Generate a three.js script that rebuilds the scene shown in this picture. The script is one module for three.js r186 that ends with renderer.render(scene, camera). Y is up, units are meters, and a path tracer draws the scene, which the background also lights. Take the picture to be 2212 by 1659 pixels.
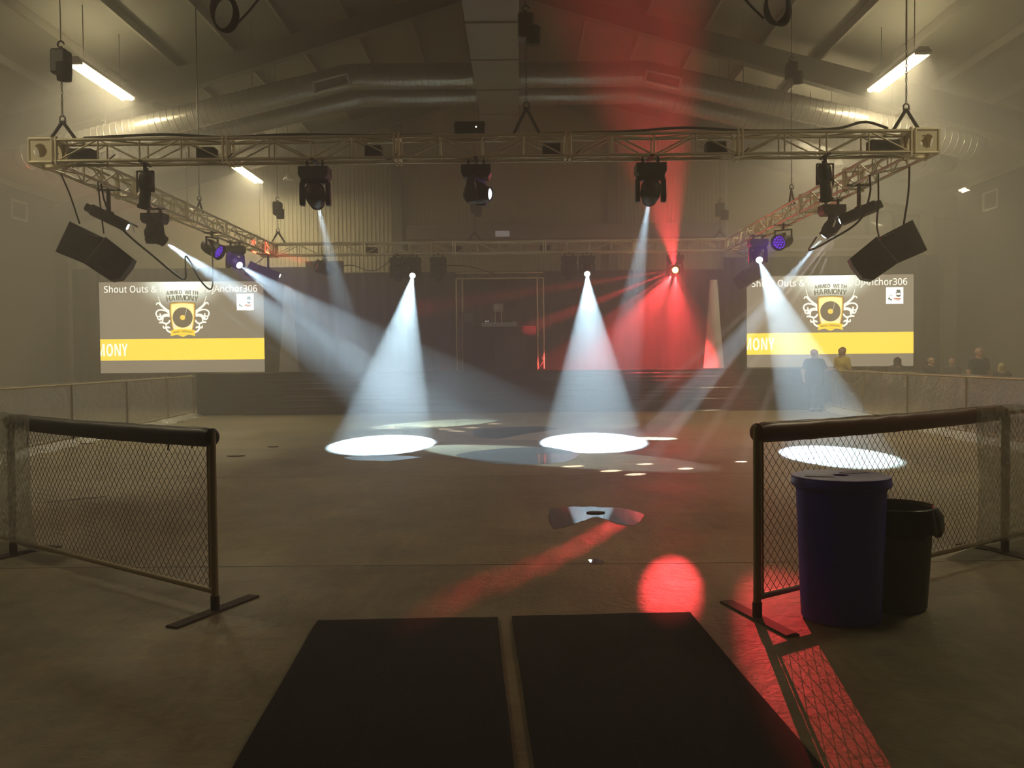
import * as THREE from 'three';
import { mergeGeometries, toCreasedNormals } from 'three/addons/utils/BufferGeometryUtils.js';
import { RoundedBoxGeometry } from 'three/addons/geometries/RoundedBoxGeometry.js';
import { MarchingCubes } from 'three/addons/objects/MarchingCubes.js';
import { RectAreaLightUniformsLib } from 'three/addons/lights/RectAreaLightUniformsLib.js';

// ---------------------------------------------------------------- camera, haze, exposure
RectAreaLightUniformsLib.init();
const scene = new THREE.Scene();
scene.background = new THREE.Color(0, 0, 0);
const renderer = new THREE.WebGLRenderer();
renderer.toneMapping = THREE.LinearToneMapping;
renderer.toneMappingExposure = 1.0;
renderer.shadowMap.enabled = true;
const camera = new THREE.PerspectiveCamera(46.09, 2212 / 1659, 0.05, 120);
camera.position.set(0, 1.6, 0);
camera.rotation.order = 'YXZ';
camera.rotation.set(-0.02743, 0.00718, -0.0092);
scene.fog = new THREE.FogExp2(new THREE.Color(1, 0.985, 0.94), 0.04);      // stage haze that fills the hall

const LIGHT = { tube: 170, beam: 2600, fan: 1800, red: 2200, warm: new THREE.Color(1, 0.84, 0.51), cool: new THREE.Color(0.58, 0.82, 1.0) };

// ---------------------------------------------------------------- helpers
let seed = 7;
const rnd = () => { seed = (seed * 1664525 + 1013904223) >>> 0; return seed / 4294967296; };
const V = (x, y, d) => new THREE.Vector3(x, y, -d);                        // d = metres in front of the entrance
const taken = new Map();
function numbered(name) {
  const n = taken.get(name) ?? 0; taken.set(name, n + 1);
  return n ? name + '_' + String(n).padStart(3, '0') : name;
}
function mesh(name, geo, mat, parent) {
  const m = new THREE.Mesh(Array.isArray(geo) ? merge(geo) : geo, mat);
  m.name = parent === scene ? numbered(name) : name;
  m.castShadow = m.receiveShadow = true;
  parent.add(m);
  return m;
}
function merge(list) {
  const plain = list.map((g) => { const k = g.index ? g.toNonIndexed() : g; for (const a of Object.keys(k.attributes)) if (!['position', 'normal', 'uv'].includes(a)) k.deleteAttribute(a); return k; });
  return mergeGeometries(plain);
}
function tag(o, label, category, group) { o.userData.label = label; o.userData.category = category; if (group) o.userData.group = group; return o; }
function thing(name, label, category, pos = [0, 0, 0], group) {
  const g = new THREE.Group(); g.name = numbered(name);
  if (pos.isVector3) g.position.copy(pos); else g.position.set(...pos);
  scene.add(g);
  return tag(g, label, category, group);
}
function part(name, parent) { const g = new THREE.Group(); g.name = name; parent.add(g); return g; }
function structure(o) { o.userData.kind = 'structure'; return o; }
function box(w, h, d, x = 0, y = 0, z = 0) { return new THREE.BoxGeometry(w, h, d).translate(x, y, z); }
function rbox(w, h, d, r, x = 0, y = 0, z = 0) { return new RoundedBoxGeometry(w, h, d, 2, r).translate(x, y, z); }
const UPV = new THREE.Vector3(0, 1, 0);
function rod(a, b, r, sides = 8, r2 = r) {
  const v = b.clone().sub(a), g = new THREE.CylinderGeometry(r2, r, v.length(), sides, 1);
  g.applyQuaternion(new THREE.Quaternion().setFromUnitVectors(UPV, v.normalize()));
  const m = a.clone().add(b).multiplyScalar(0.5);
  return g.translate(m.x, m.y, m.z);
}
function cable(points, r, n = 40, sides = 6) { return new THREE.TubeGeometry(new THREE.CatmullRomCurve3(points), n, r, sides, false); }
function lathe(pts, seg = 32) { return new THREE.LatheGeometry(pts.map((p) => new THREE.Vector2(p[0], p[1])), seg); }
function prism(pts, depth, bevel = 0) {
  const s = new THREE.Shape(pts.map((p) => new THREE.Vector2(p[0], p[1])));
  const g = new THREE.ExtrudeGeometry(s, { depth, bevelEnabled: bevel > 0, bevelSize: bevel, bevelThickness: bevel, bevelSegments: 2, curveSegments: 12 });
  return g.translate(0, 0, -depth / 2);
}
function std(color, roughness = 0.7, metalness = 0, extra = {}) { return new THREE.MeshStandardMaterial({ color: new THREE.Color().setRGB(...color), roughness, metalness, ...extra }); }

// tileable value noise
function makeNoise(seedN, period) {
  let s = seedN; const t = new Float32Array(period * period).map(() => { s = (s * 1664525 + 1013904223) >>> 0; return s / 4294967296; });
  return (x, y) => {
    const xi = Math.floor(x), yi = Math.floor(y), fx = x - xi, fy = y - yi, m = (a) => ((a % period) + period) % period;
    const u = fx * fx * (3 - 2 * fx), v = fy * fy * (3 - 2 * fy), at = (i, j) => t[m(yi + j) * period + m(xi + i)];
    return (at(0, 0) * (1 - u) + at(1, 0) * u) * (1 - v) + (at(0, 1) * (1 - u) + at(1, 1) * u) * v;
  };
}
function dataTex(w, h, fn, srgb, rep) {
  const data = new Uint8Array(w * h * 4);
  for (let y = 0; y < h; y++) for (let x = 0; x < w; x++) {
    const c = fn(x / w, y / h); const i = (y * w + x) * 4;
    for (let k = 0; k < 3; k++) data[i + k] = Math.max(0, Math.min(255, Math.round(255 * (Array.isArray(c) ? c[k] : c))));
    data[i + 3] = 255;
  }
  const t = new THREE.DataTexture(data, w, h); t.magFilter = THREE.LinearFilter; t.wrapS = t.wrapT = THREE.RepeatWrapping;
  if (srgb) t.colorSpace = THREE.SRGBColorSpace;
  if (rep) t.repeat.set(...rep);
  t.needsUpdate = true; return t;
}
const n4 = makeNoise(11, 4), n16 = makeNoise(5, 16), n64 = makeNoise(9, 64), n256 = makeNoise(3, 256), n8 = makeNoise(21, 8);
const fbm = (u, v) => 0.32 * n4(u * 4, v * 4) + 0.28 * n16(u * 16, v * 16) + 0.22 * n64(u * 64, v * 64) + 0.18 * n256(u * 256, v * 256);

// ---------------------------------------------------------------- materials
const concreteMap = dataTex(1024, 1024, (u, v) => {
  const f = fbm(u, v), p = n8(u * 8 + 3, v * 8), scuff = Math.pow(n256(u * 256, v * 24), 3) * 0.05;
  const k = 0.40 + 0.30 * f + (p > 0.62 ? -0.035 : 0) + scuff;
  return [k, k * 0.93, k * 0.70];
}, true, [0.1, 0.1]);
const concreteRough = dataTex(512, 512, (u, v) => 0.46 + 0.30 * fbm(u + 0.37, v + 0.11), false, [0.1, 0.1]);
const concreteBump = dataTex(512, 512, (u, v) => 0.5 * n256(u * 256, v * 256) + 0.5 * n64(u * 64, v * 64), false, [0.25, 0.25]);
const M = {
  concrete: new THREE.MeshStandardMaterial({ map: concreteMap, roughness: 1, roughnessMap: concreteRough, bumpMap: concreteBump, bumpScale: 0.004 }),
  joint: std([0.05, 0.045, 0.035], 0.8),
  wallPale: std([0.62, 0.57, 0.40], 0.6),
  wallSide: std([0.20, 0.195, 0.17], 0.75),
  wallDark: std([0.035, 0.034, 0.036], 0.9),
  roof: std([0.33, 0.32, 0.26], 0.75),
  steel: std([0.26, 0.25, 0.21], 0.65),
  steelPale: std([0.36, 0.34, 0.28], 0.6),
  trunk: std([0.23, 0.22, 0.18], 0.65, 0.1),
  spiral: std([0.36, 0.35, 0.31], 0.3, 0.6),
  alu: std([0.80, 0.73, 0.52], 0.45, 0.12),
  aluDull: std([0.58, 0.53, 0.38], 0.42, 0.25),
  black: std([0.018, 0.017, 0.017], 0.55),
  blackSoft: std([0.012, 0.012, 0.013], 0.9),
  blackGloss: std([0.015, 0.014, 0.014], 0.25),
  cable: std([0.02, 0.02, 0.02], 0.6),
  chain: std([0.10, 0.095, 0.085], 0.45, 0.6),
  galv: std([0.42, 0.35, 0.20], 0.5, 0.3),
  wire: std([0.10, 0.085, 0.05], 0.55, 0.3),
  rust: std([0.06, 0.04, 0.025], 0.75, 0.2),
  foam: std([0.016, 0.013, 0.012], 0.42),
  foamRedGlow: std([0.22, 0.085, 0.05], 0.35),  // glow of the red light put into the foam colour
  white: std([0.75, 0.74, 0.70], 0.6),
  blueBin: std([0.055, 0.035, 0.62], 0.42),
  blueLid: std([0.10, 0.08, 0.62], 0.3),
  greyBin: std([0.10, 0.08, 0.06], 0.55),
  bag: std([0.012, 0.010, 0.010], 0.28),
  stageDeck: std([0.03, 0.03, 0.03], 0.7),
};
M.mat = new THREE.MeshStandardMaterial({ color: new THREE.Color().setRGB(0.010, 0.009, 0.010), roughness: 0.95,
  bumpMap: dataTex(256, 256, (u, v) => (Math.sin(u * 256 * Math.PI / 4) * 0.5 + 0.5) * 0.5 + 0.5 * n256(u * 256, v * 256), false, [4, 4]), bumpScale: 0.003 });
M.plastic = new THREE.MeshPhysicalMaterial({ color: new THREE.Color().setRGB(0.86, 0.88, 0.86), roughness: 0.30, transmission: 0.60, thickness: 0, side: THREE.DoubleSide,
  bumpMap: dataTex(512, 512, (u, v) => 0.6 * n16(u * 16, v * 16) + 0.4 * n64(u * 64, v * 64), false, [0.35, 0.5]), bumpScale: 0.04 });
M.skirt = new THREE.MeshPhysicalMaterial({ color: new THREE.Color().setRGB(0.012, 0.012, 0.013), roughness: 0.24, clearcoat: 1, clearcoatRoughness: 0.16 });
M.drape = new THREE.MeshStandardMaterial({ color: new THREE.Color().setRGB(0.010, 0.010, 0.011), roughness: 0.95 });

// ---------------------------------------------------------------- the hall
const HALL = { x0: -16.1, x1: 15.2, back: 33, front: -8, peak: 11.5, mid: -0.45, slope: 0.27 };
const roofAt = (x) => HALL.peak - HALL.slope * Math.abs(x - HALL.mid);
{
  const floor = new THREE.Group(); floor.name = 'floor'; structure(floor); scene.add(floor);
  const w = HALL.x1 - HALL.x0 + 0.6, xc = (HALL.x0 + HALL.x1) / 2;
  mesh('floor_base', box(w, 0.3, HALL.back - HALL.front + 0.6, xc, -0.165, -(HALL.back + HALL.front) / 2), M.joint, floor);
  const cuts = [-8.3, -3.8, 1.6, 7.0, 12.4, 17.8, 23.2, 28.6, 33.3];
  for (let i = 0; i + 1 < cuts.length; i++) {
    const a = cuts[i] + 0.006, b = cuts[i + 1] - 0.006;
    const g = box(w, 0.05, b - a, xc, -0.025, -(a + b) / 2), p = g.attributes.position, uv = g.attributes.uv;
    for (let k = 0; k < p.count; k++) uv.setXY(k, p.getX(k) + i * 3.7, p.getZ(k) + p.getY(k));
    mesh('concrete_slab', g, M.concrete, floor);
  }
}
{
  const ceiling = new THREE.Group(); ceiling.name = 'ceiling'; structure(ceiling); scene.add(ceiling);
  const L = HALL.back - HALL.front + 0.6, zc = -(HALL.back + HALL.front) / 2;
  for (const s of [-1, 1]) {
    const xe = s < 0 ? HALL.x0 - 0.3 : HALL.x1 + 0.3, ye = roofAt(xe);
    mesh('roof_panel', prism([[HALL.mid, HALL.peak], [xe, ye], [xe, ye + 0.25], [HALL.mid, HALL.peak + 0.25]], L).translate(0, 0, zc), M.roof, ceiling);
    const run = Math.abs(xe - HALL.mid);
    for (let t = 0.9; t < run - 0.3; t += 1.45) {                       // purlins along the hall
      const x = HALL.mid + s * t;
      mesh('purlin', box(0.07, 0.2, L - 0.8, x, roofAt(x) - 0.11, zc), M.steelPale, ceiling);
    }
  }
  for (const d of [6.5, 14.8, 23.1, 31.4]) {                            // tapered steel frames
    for (const s of [-1, 1]) {
      const xe = s < 0 ? HALL.x0 + 0.02 : HALL.x1 - 0.02, deep = 0.85, thin = 0.4;
      const web = prism([[HALL.mid, HALL.peak - 0.2], [xe, roofAt(xe) - 0.2], [xe, roofAt(xe) - 0.2 - deep], [HALL.mid, HALL.peak - 0.2 - thin]], 0.02).translate(0, 0, -d);
      const fl = prism([[HALL.mid, HALL.peak - 0.2 - thin], [xe, roofAt(xe) - 0.2 - deep], [xe, roofAt(xe) - 0.225 - deep], [HALL.mid, HALL.peak - 0.225 - thin]], 0.28).translate(0, 0, -d);
      mesh('rafter', [web, fl], M.steel, ceiling);
    }
  }
}
{
  const t = 0.3;
  const back = new THREE.Group(); back.name = 'wall_back'; structure(back); scene.add(back);
  const gable = [[HALL.x0 - t, 0], [HALL.x1 + t, 0], [HALL.x1 + t, roofAt(HALL.x1 + t) + 0.1], [HALL.mid, HALL.peak + 0.1], [HALL.x0 - t, roofAt(HALL.x0 - t) + 0.1]];
  mesh('wall_panel', prism(gable, t).translate(0, 0, -HALL.back - t / 2), M.wallPale, back);
  // ribbed steel cladding between the corner bays
  const xs = [], rib = 0.15;
  for (let x = -9.35; x < 7.6; x += rib) { xs.push([x, 0], [x + 0.085, 0], [x + 0.10, 0.032], [x + 0.135, 0.032]); }
  const pos = [], idx = [];
  for (const [x, z] of xs) pos.push(x, 0, -HALL.back + 0.02 + z, x, roofAt(x) - 0.05, -HALL.back + 0.02 + z);
  for (let i = 0; i + 1 < xs.length; i++) idx.push(2 * i, 2 * i + 2, 2 * i + 1, 2 * i + 1, 2 * i + 2, 2 * i + 3);
  let g = new THREE.BufferGeometry(); g.setAttribute('position', new THREE.Float32BufferAttribute(pos, 3)); g.setIndex(idx); g = g.toNonIndexed(); g.computeVertexNormals();
  mesh('ribbed_cladding', g, M.wallPale, back);
  mesh('corner_trim', box(0.12, roofAt(-9.4) - 0.1, 0.1, -9.42, (roofAt(-9.4) - 0.1) / 2, -HALL.back + 0.05), M.wallPale, back);
  for (const x of [-4.3, 3.45]) mesh('steel_column', [box(0.34, roofAt(x) - 0.3, 0.03, x, (roofAt(x) - 0.3) / 2, -HALL.back + 0.40), box(0.03, roofAt(x) - 0.3, 0.36, x, (roofAt(x) - 0.3) / 2, -HALL.back + 0.22), box(0.34, roofAt(x) - 0.3, 0.03, x, (roofAt(x) - 0.3) / 2, -HALL.back + 0.06)], M.steel, back);
  mesh('dark_header_beam', box(11.3, 0.5, 0.3, 1.7, 6.15, -HALL.back + 0.58), M.steel, back);
  for (const [y, h] of [[5.9, 0.13], [5.46, 0.10]]) mesh('wall_ledge', box(5.2, h, 0.14, 10.6, y, -HALL.back + 0.12), M.white, back);
  const cage = structure(new THREE.Group()); cage.name = 'window_1'; scene.add(cage);                       // mezzanine windows high on the right
  for (const [x, y] of [[12.2, 6.45], [13.15, 6.35], [14.1, 6.2]]) {
    mesh('window_frame', [box(0.92, 0.06, 0.08, x, y + 0.46, -HALL.back + 0.09), box(0.92, 0.06, 0.08, x, y - 0.46, -HALL.back + 0.09), box(0.06, 0.92, 0.08, x - 0.43, y, -HALL.back + 0.09), box(0.06, 0.92, 0.08, x + 0.43, y, -HALL.back + 0.09)], M.steelPale, cage);
    mesh('window_pane', box(0.8, 0.86, 0.02, x, y, -HALL.back + 0.06), M.pane = M.pane ?? new THREE.MeshPhysicalMaterial({ color: new THREE.Color().setRGB(0.55, 0.5, 0.36), roughness: 0.08, clearcoat: 1 }), cage);
  }
  const L = HALL.back - HALL.front + 0.6, zc = -(HALL.back + HALL.front) / 2;
  for (const [n, x, sx] of [['wall_left', HALL.x0 - t / 2, -1], ['wall_right', HALL.x1 + t / 2, 1]]) {
    const h = roofAt(x) + 0.1, wall = new THREE.Group(); wall.name = n; structure(wall); scene.add(wall);
    mesh('wall_panel', box(t, h, L, x, h / 2, zc), M.wallSide, wall);
    for (const d of [6.5, 14.8, 23.1, 31.4]) mesh('frame_column', [box(0.5, h - 0.9, 0.02, x - sx * 0.42, (h - 0.9) / 2, -d), box(0.02, h - 0.9, 0.26, x - sx * 0.67, (h - 0.9) / 2, -d)], M.steel, wall);
    const y = 6.55, d = 29.2, vx = x - sx * (t / 2 + 0.02);
    mesh('vent_frame', [box(0.04, 0.06, 0.9, vx, y + 0.28, -d), box(0.04, 0.06, 0.9, vx, y - 0.28, -d), box(0.04, 0.6, 0.06, vx, y, -d - 0.43), box(0.04, 0.6, 0.06, vx, y, -d + 0.43)], M.white, wall);
  }
  const fr = structure(mesh('wall_front', prism(gable, t).translate(0, 0, -HALL.front + t / 2), M.wallSide, scene)); fr.name = 'wall_front';
}

// ---------------------------------------------------------------- ducts, pipe and roof fittings
{
  const trunk = thing('trunk_duct', 'wide flat metal trunk duct running down the middle of the roof', 'duct', [-0.45, 8.15, 0]);
  for (let d = 4.5; d < 28; d += 2.2) {
    mesh('duct_section', box(1.05, 0.62, 2.17, 0, 0.31, -d - 1.1), M.trunk, trunk);
    mesh('seam_flange', box(1.12, 0.69, 0.035, 0, 0.31, -d), M.trunk, trunk);
  }
  for (const [d, side] of [[22, 'nearer'], [23.5, 'farther']]) {
    for (const s of [-1, 1]) {
      const a = new THREE.Vector3(-0.45 + s * 0.5, 8.46, -d), b = new THREE.Vector3(-0.45 + s * 3.55, 8.46, -d), c = new THREE.Vector3(-0.45 + s * 11.5, 6.6, -d);
      const t = thing('spiral_duct', `${side} round spiral duct sloping down from the trunk duct to the ${s < 0 ? 'left' : 'right'} wall`, 'duct', [0, 0, 0], 'round spiral ducts under the roof');
      const r = 0.30;
      mesh('level_run', rod(a, b, r, 28), M.spiral, t);
      mesh('elbow', new THREE.SphereGeometry(r * 1.01, 24, 16).translate(b.x, b.y, b.z), M.spiral, t);
      mesh('sloping_run', rod(b, c, r, 28), M.spiral, t);
      mesh('end_cap', new THREE.SphereGeometry(r, 24, 16).translate(c.x, c.y, c.z), M.spiral, t);
      const seams = []; for (let k = 0; k < 52; k++) { const q = b.clone().lerp(c, (k + 0.5) / 52); const ring = new THREE.TorusGeometry(r, 0.014, 6, 28); ring.applyQuaternion(new THREE.Quaternion().setFromUnitVectors(new THREE.Vector3(0, 0, 1), c.clone().sub(b).normalize())); seams.push(ring.translate(q.x, q.y, q.z)); }
      for (let k = 0; k < 20; k++) { const q = a.clone().lerp(b, (k + 0.5) / 20); seams.push(new THREE.TorusGeometry(r, 0.014, 6, 28).rotateY(Math.PI / 2).translate(q.x, q.y, q.z)); }
      const sm = mesh('spiral_seam', seams, M.spiral, t); sm.userData.kind = 'stuff';
      const hangers = []; for (const q of [0.3, 0.75]) { const p = b.clone().lerp(c, q); hangers.push(rod(p.clone().setY(p.y + r), new THREE.Vector3(p.x, roofAt(p.x) - 0.05, p.z), 0.012, 6)); }
      for (const h of hangers) mesh('hanger_rod', h, M.steel, t);
      if (side === 'nearer') {
        const gr = part('supply_grille', t); gr.position.set(-0.45 + s * 3.95, 8.20, -d + 0.34); gr.rotation.z = -s * 0.23;
        mesh('grille_frame', [box(0.86, 0.045, 0.06, 0, 0.125, 0), box(0.86, 0.045, 0.06, 0, -0.125, 0), box(0.045, 0.29, 0.06, -0.42, 0, 0), box(0.045, 0.29, 0.06, 0.42, 0, 0)], M.white, gr);
        mesh('grille_core', [box(0.80, 0.22, 0.02, 0, 0, -0.02), ...[-0.06, 0, 0.06].map((y) => box(0.8, 0.012, 0.03, 0, y, 0))], M.steel, gr);
      }
    }
  }
  const pipe = thing('white_pipe', 'white vertical pipe with a flange on the back wall right of the red light', 'pipe', [7.5, 0, -32.6]);
  mesh('pipe', rod(new THREE.Vector3(0, 4.2, 0), new THREE.Vector3(0, 9.3, 0), 0.05, 16), M.white, pipe);
  for (const y of [6.3, 7.1]) mesh('pipe_flange', rod(new THREE.Vector3(0, y - 0.03, 0), new THREE.Vector3(0, y + 0.03, 0), 0.085, 16), M.white, pipe);
  for (const y of [6.7, 9.0]) mesh('pipe_bracket', box(0.05, 0.05, 0.3, 0, y, -0.15), M.steel, pipe);

  const sign = thing('wall_sign_light', 'small pale lit sign box on the dark header beam of the back wall', 'sign', [-0.52, 6.05, -32.2]);
  mesh('sign_housing', rbox(0.56, 0.26, 0.12, 0.02), M.steelPale, sign);
  mesh('sign_light_face', rbox(0.50, 0.20, 0.02, 0.008, 0, 0, 0.065), std([0.8, 0.78, 0.8], 0.5, 0, { emissive: new THREE.Color(0.5, 0.47, 0.52), emissiveIntensity: 0.5 }), sign);

  // conical high-bay pendants, switched off but catching light
  for (const [x, y, d, where] of [[-7.55, 7.6, 30.0, 'left of the ribbed back wall'], [-10.2, 6.3, 28.0, 'over the left projection screen'], [9.9, 7.45, 28.0, 'behind the right end of the front truss'], [13.2, 7.5, 26.5, 'near the right wall']]) {
    const p = thing('pendant_lamp_shade', `small pale conical pendant lamp hanging ${where}`, 'pendant lamp', [x, y, -d], 'conical pendant lamps');
    mesh('shade', new THREE.LatheGeometry([[0.03, 0.24], [0.07, 0.2], [0.17, 0.02], [0.18, 0], [0.165, 0.005], [0.06, 0.18], [0.02, 0.2]].map((q) => new THREE.Vector2(...q)), 20), M.white, p);
    mesh('cord', rod(new THREE.Vector3(0, 0.2, 0), new THREE.Vector3(0, roofAt(x) - y - 0.05, 0), 0.012, 6), M.cable, p);
  }
}

// ---------------------------------------------------------------- fluorescent fixtures: the hall's own lamps
const tubeGlow = new THREE.MeshStandardMaterial({ color: 0xffffff, emissive: LIGHT.warm, emissiveIntensity: 9 });
function striplight(x, y, d, len, label, power = 1, turn = 0) {
  const t = thing('fluorescent_fixture', label, 'light fixture', [x, y, -d], 'hanging fluorescent fixtures');
  t.rotation.z = turn;
  mesh('housing', prism([[-0.16, 0], [0.16, 0], [0.10, 0.1], [-0.10, 0.1]], len).translate(0, 0.02, 0), M.white, t);
  for (const k of [-0.10, 0.10]) mesh('tube_lamp', rod(new THREE.Vector3(k, -0.02, -len / 2 + 0.05), new THREE.Vector3(k, -0.02, len / 2 - 0.05), 0.048, 12), tubeGlow, t);
  mesh('end_cap', box(0.34, 0.08, 0.04, 0, 0, len / 2 - 0.02), M.white, t);
  mesh('end_cap', box(0.34, 0.08, 0.04, 0, 0, -len / 2 + 0.02), M.white, t);
  if (!turn) for (const z of [-len / 3, len / 3]) mesh('hanger_chain', rod(new THREE.Vector3(0, 0.1, z), new THREE.Vector3(0, roofAt(x) - y - 0.03, z), 0.01, 6), M.chain, t);
  const l = new THREE.RectAreaLight(LIGHT.warm, LIGHT.tube * power, 0.36, len - 0.1);
  l.rotation.x = -Math.PI / 2; l.position.y = -0.08; t.add(l);
  const u = new THREE.RectAreaLight(LIGHT.warm, LIGHT.tube * power * 0.18, 0.18, len - 0.1);     // added upward light to brighten the roof; the housing top is closed
  u.rotation.x = Math.PI / 2; u.position.y = 0.14; t.add(u);
  return t;
}
striplight(-9.1, 7.8, 20.0, 2.6, 'bright fluorescent fixture above the front left corner of the truss');
striplight(-8.9, 7.8, 30.0, 2.6, 'bright fluorescent fixture seen just below the front truss on the left');
striplight(8.35, 7.8, 20.0, 2.6, 'bright fluorescent fixture above the front right corner of the truss');
striplight(8.35, 7.85, 25.0, 2.6, 'fluorescent fixture behind the right spiral ducts, seen small');
striplight(-9.1, 7.8, 10.0, 2.6, 'dimmed fluorescent fixture of the left row nearest the entrance', 0.48);
striplight(8.35, 7.8, 10.0, 2.6, 'dimmed fluorescent fixture of the right row nearest the entrance', 0.48);
striplight(14.5, 6.95, 29.5, 0.9, 'short slanting fluorescent tube near the right wall', 0.12, -0.5).scale.setScalar(0.55);

// ---------------------------------------------------------------- box truss flown over the dance floor
const TR = { x0: -6.77, x1: 5.80, d0: 13.05, d1: 24.6, y: 4.63, s: 0.15 };
const Z = (x, y, z) => new THREE.Vector3(x, y, z);
const trussParts = {};
function trussGeo(len) {
  if (trussParts[len]) return trussParts[len];
  const s = TR.s, h = len / 2, e = h - 0.03, list = [];
  for (const y of [-s, s]) for (const z of [-s, s]) list.push(['chord', rod(Z(-h, y, z), Z(h, y, z), 0.025, 10)]);
  const frame = (x) => ['end_frame', [rod(Z(x, -s, -s), Z(x, s, -s), 0.02, 8), rod(Z(x, -s, s), Z(x, s, s), 0.02, 8), rod(Z(x, s, -s), Z(x, s, s), 0.02, 8), rod(Z(x, -s, -s), Z(x, -s, s), 0.02, 8), box(0.022, 0.40, 0.06, x, 0, s), box(0.022, 0.40, 0.06, x, 0, -s)]];
  list.push(frame(-e), frame(e));
  const n = Math.max(2, Math.round(len / 0.6)), b = 2 * e / n;
  for (let i = 0; i < n; i++) {
    const xa = -e + i * b, xb = xa + b, up = i % 2 === 0;
    for (const z of [-s, s]) list.push(['brace', rod(Z(xa, up ? -s : s, z), Z(xb, up ? s : -s, z), 0.0125, 7)]);
    for (const y of [-s, s]) list.push(['brace', rod(Z(xa, y, up ? -s : s), Z(xb, y, up ? s : -s), 0.0125, 7)]);
    if (i) for (const z of [-s, s]) list.push(['upright', rod(Z(xa, -s, z), Z(xa, s, z), 0.0125, 7)]);
  }
  return (trussParts[len] = list.map(([k, g]) => [k, Array.isArray(g) ? merge(g) : g]));
}
function section(parent, len, pos, turn) {
  const g = part('truss_section', parent); g.position.copy(pos); g.rotation.y = turn;
  for (const [k, geo] of trussGeo(len)) mesh(k, geo, k === 'end_frame' ? M.alu : M.aluDull, g);
}
function cornerBlock(parent, pos) {
  const g = part('corner_block', parent); g.position.copy(pos);
  const s = 0.165;
  for (const a of [-s, s]) for (const b of [-s, s]) { mesh('corner_chord', rod(Z(a, -s, b), Z(a, s, b), 0.025, 10), M.alu, g); mesh('corner_chord', rod(Z(-s, a, b), Z(s, a, b), 0.025, 10), M.alu, g); mesh('corner_chord', rod(Z(a, b, -s), Z(a, b, s), 0.025, 10), M.alu, g); }
  for (const z of [-s, s]) {                                            // plates with a round hole
    const sh = new THREE.Shape([[-s, -s], [s, -s], [s, s], [-s, s]].map((p) => new THREE.Vector2(...p))); const hole = new THREE.Path(); hole.absarc(0, 0, 0.10, 0, Math.PI * 2, true); sh.holes.push(hole);
    const pl = new THREE.ExtrudeGeometry(sh, { depth: 0.008, bevelEnabled: false, curveSegments: 10 });
    mesh('corner_plate', pl.clone().translate(0, 0, z), M.alu, g); mesh('corner_plate', pl.clone().rotateY(Math.PI / 2).translate(z, 0, 0), M.alu, g);
  }
}
{
  const front = thing('lighting_truss', 'long aluminium box truss across the front, nearest the camera', 'truss', V(0, TR.y, TR.d0), 'box trusses of the flown rectangle');
  for (let i = 0; i < 5; i++) section(front, 2.44, Z(-6.585 + 1.22 + i * 2.44, 0, 0), 0);
  cornerBlock(front, Z(TR.x0, 0, 0)); cornerBlock(front, Z(TR.x1, 0, 0));
  const back = thing('lighting_truss', 'far aluminium box truss crossing in front of the stage', 'truss', V(0, TR.y, TR.d1), 'box trusses of the flown rectangle');
  for (let i = 0; i < 5; i++) section(back, 2.44, Z(-6.585 + 1.22 + i * 2.44, 0, 0), 0);
  cornerBlock(back, Z(TR.x0, 0, 0)); cornerBlock(back, Z(TR.x1, 0, 0));
  for (const [x, side] of [[TR.x0, 'left'], [TR.x1, 'right']]) {
    const t = thing('lighting_truss', `${side} aluminium box truss running back towards the stage`, 'truss', V(x, TR.y, 0), 'box trusses of the flown rectangle');
    let d = TR.d0 + 0.19;
    for (const len of [2.44, 2.44, 2.44, 2.44, 1.42]) { section(t, len, Z(0, 0, -(d + len / 2)), Math.PI / 2); d += len; }
  }
}

// ---------------------------------------------------------------- chain hoists
function hoist(x, d, motorY, apexY, label, spread = 'x') {
  const t = thing('chain_hoist', label, 'hoist', V(x, TR.y + 0.17, d), 'chain hoists holding the truss');
  const y0 = TR.y + 0.17, ya = apexY - y0, yr = roofAt(x) - y0 - 0.1;
  for (const s of [-1, 1]) {
    const foot = spread === 'x' ? Z(s * 0.2, 0.0, 0) : Z(0, 0.0, s * 0.2);
    mesh('bridle_sling', rod(foot, Z(0, ya, 0), 0.024, 8), M.black, t);
  }
  mesh('shackle', [new THREE.TorusGeometry(0.04, 0.012, 8, 16).translate(0, ya + 0.04, 0), rod(Z(-0.05, ya, 0), Z(0.05, ya, 0), 0.014, 8)], M.chain, t);
  const links = (a, b) => { const n = Math.round((b - a) / 0.05), geo = []; for (let i = 0; i < n; i++) { const g = new THREE.TorusGeometry(0.017, 0.006, 5, 8); g.scale(0.8, 1.6, 1); if (i % 2) g.rotateY(Math.PI / 2); geo.push(g.translate(0, a + (i + 0.5) * (b - a) / n, 0)); } return geo; };
  if (motorY) {
    const m = motorY - y0;
    mesh('load_chain', links(ya + 0.08, m - 0.2), M.chain, t);
    mesh('motor_body', rbox(0.23, 0.36, 0.24, 0.04, 0, m, 0), M.black, t);
    mesh('chain_bag', [lathe([[0.02, -0.2], [0.10, -0.19], [0.11, 0.05], [0.09, 0.06]], 14).translate(0.10, m - 0.1, 0.12)], M.blackSoft, t);
    mesh('top_hook', [new THREE.TorusGeometry(0.045, 0.014, 8, 16, 4.8).translate(0, m + 0.26, 0), rod(Z(0, m + 0.17, 0), Z(0, m + 0.23, 0), 0.025, 8)], M.rust, t);
    mesh('roof_steel', rod(Z(0, m + 0.30, 0), Z(0, yr, 0), 0.008, 6), M.chain, t);
  } else mesh('load_chain', [rod(Z(0, ya + 0.9, 0), Z(0, yr, 0), 0.012, 6), ...links(ya + 0.08, ya + 0.9)], M.chain, t);
}
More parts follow.
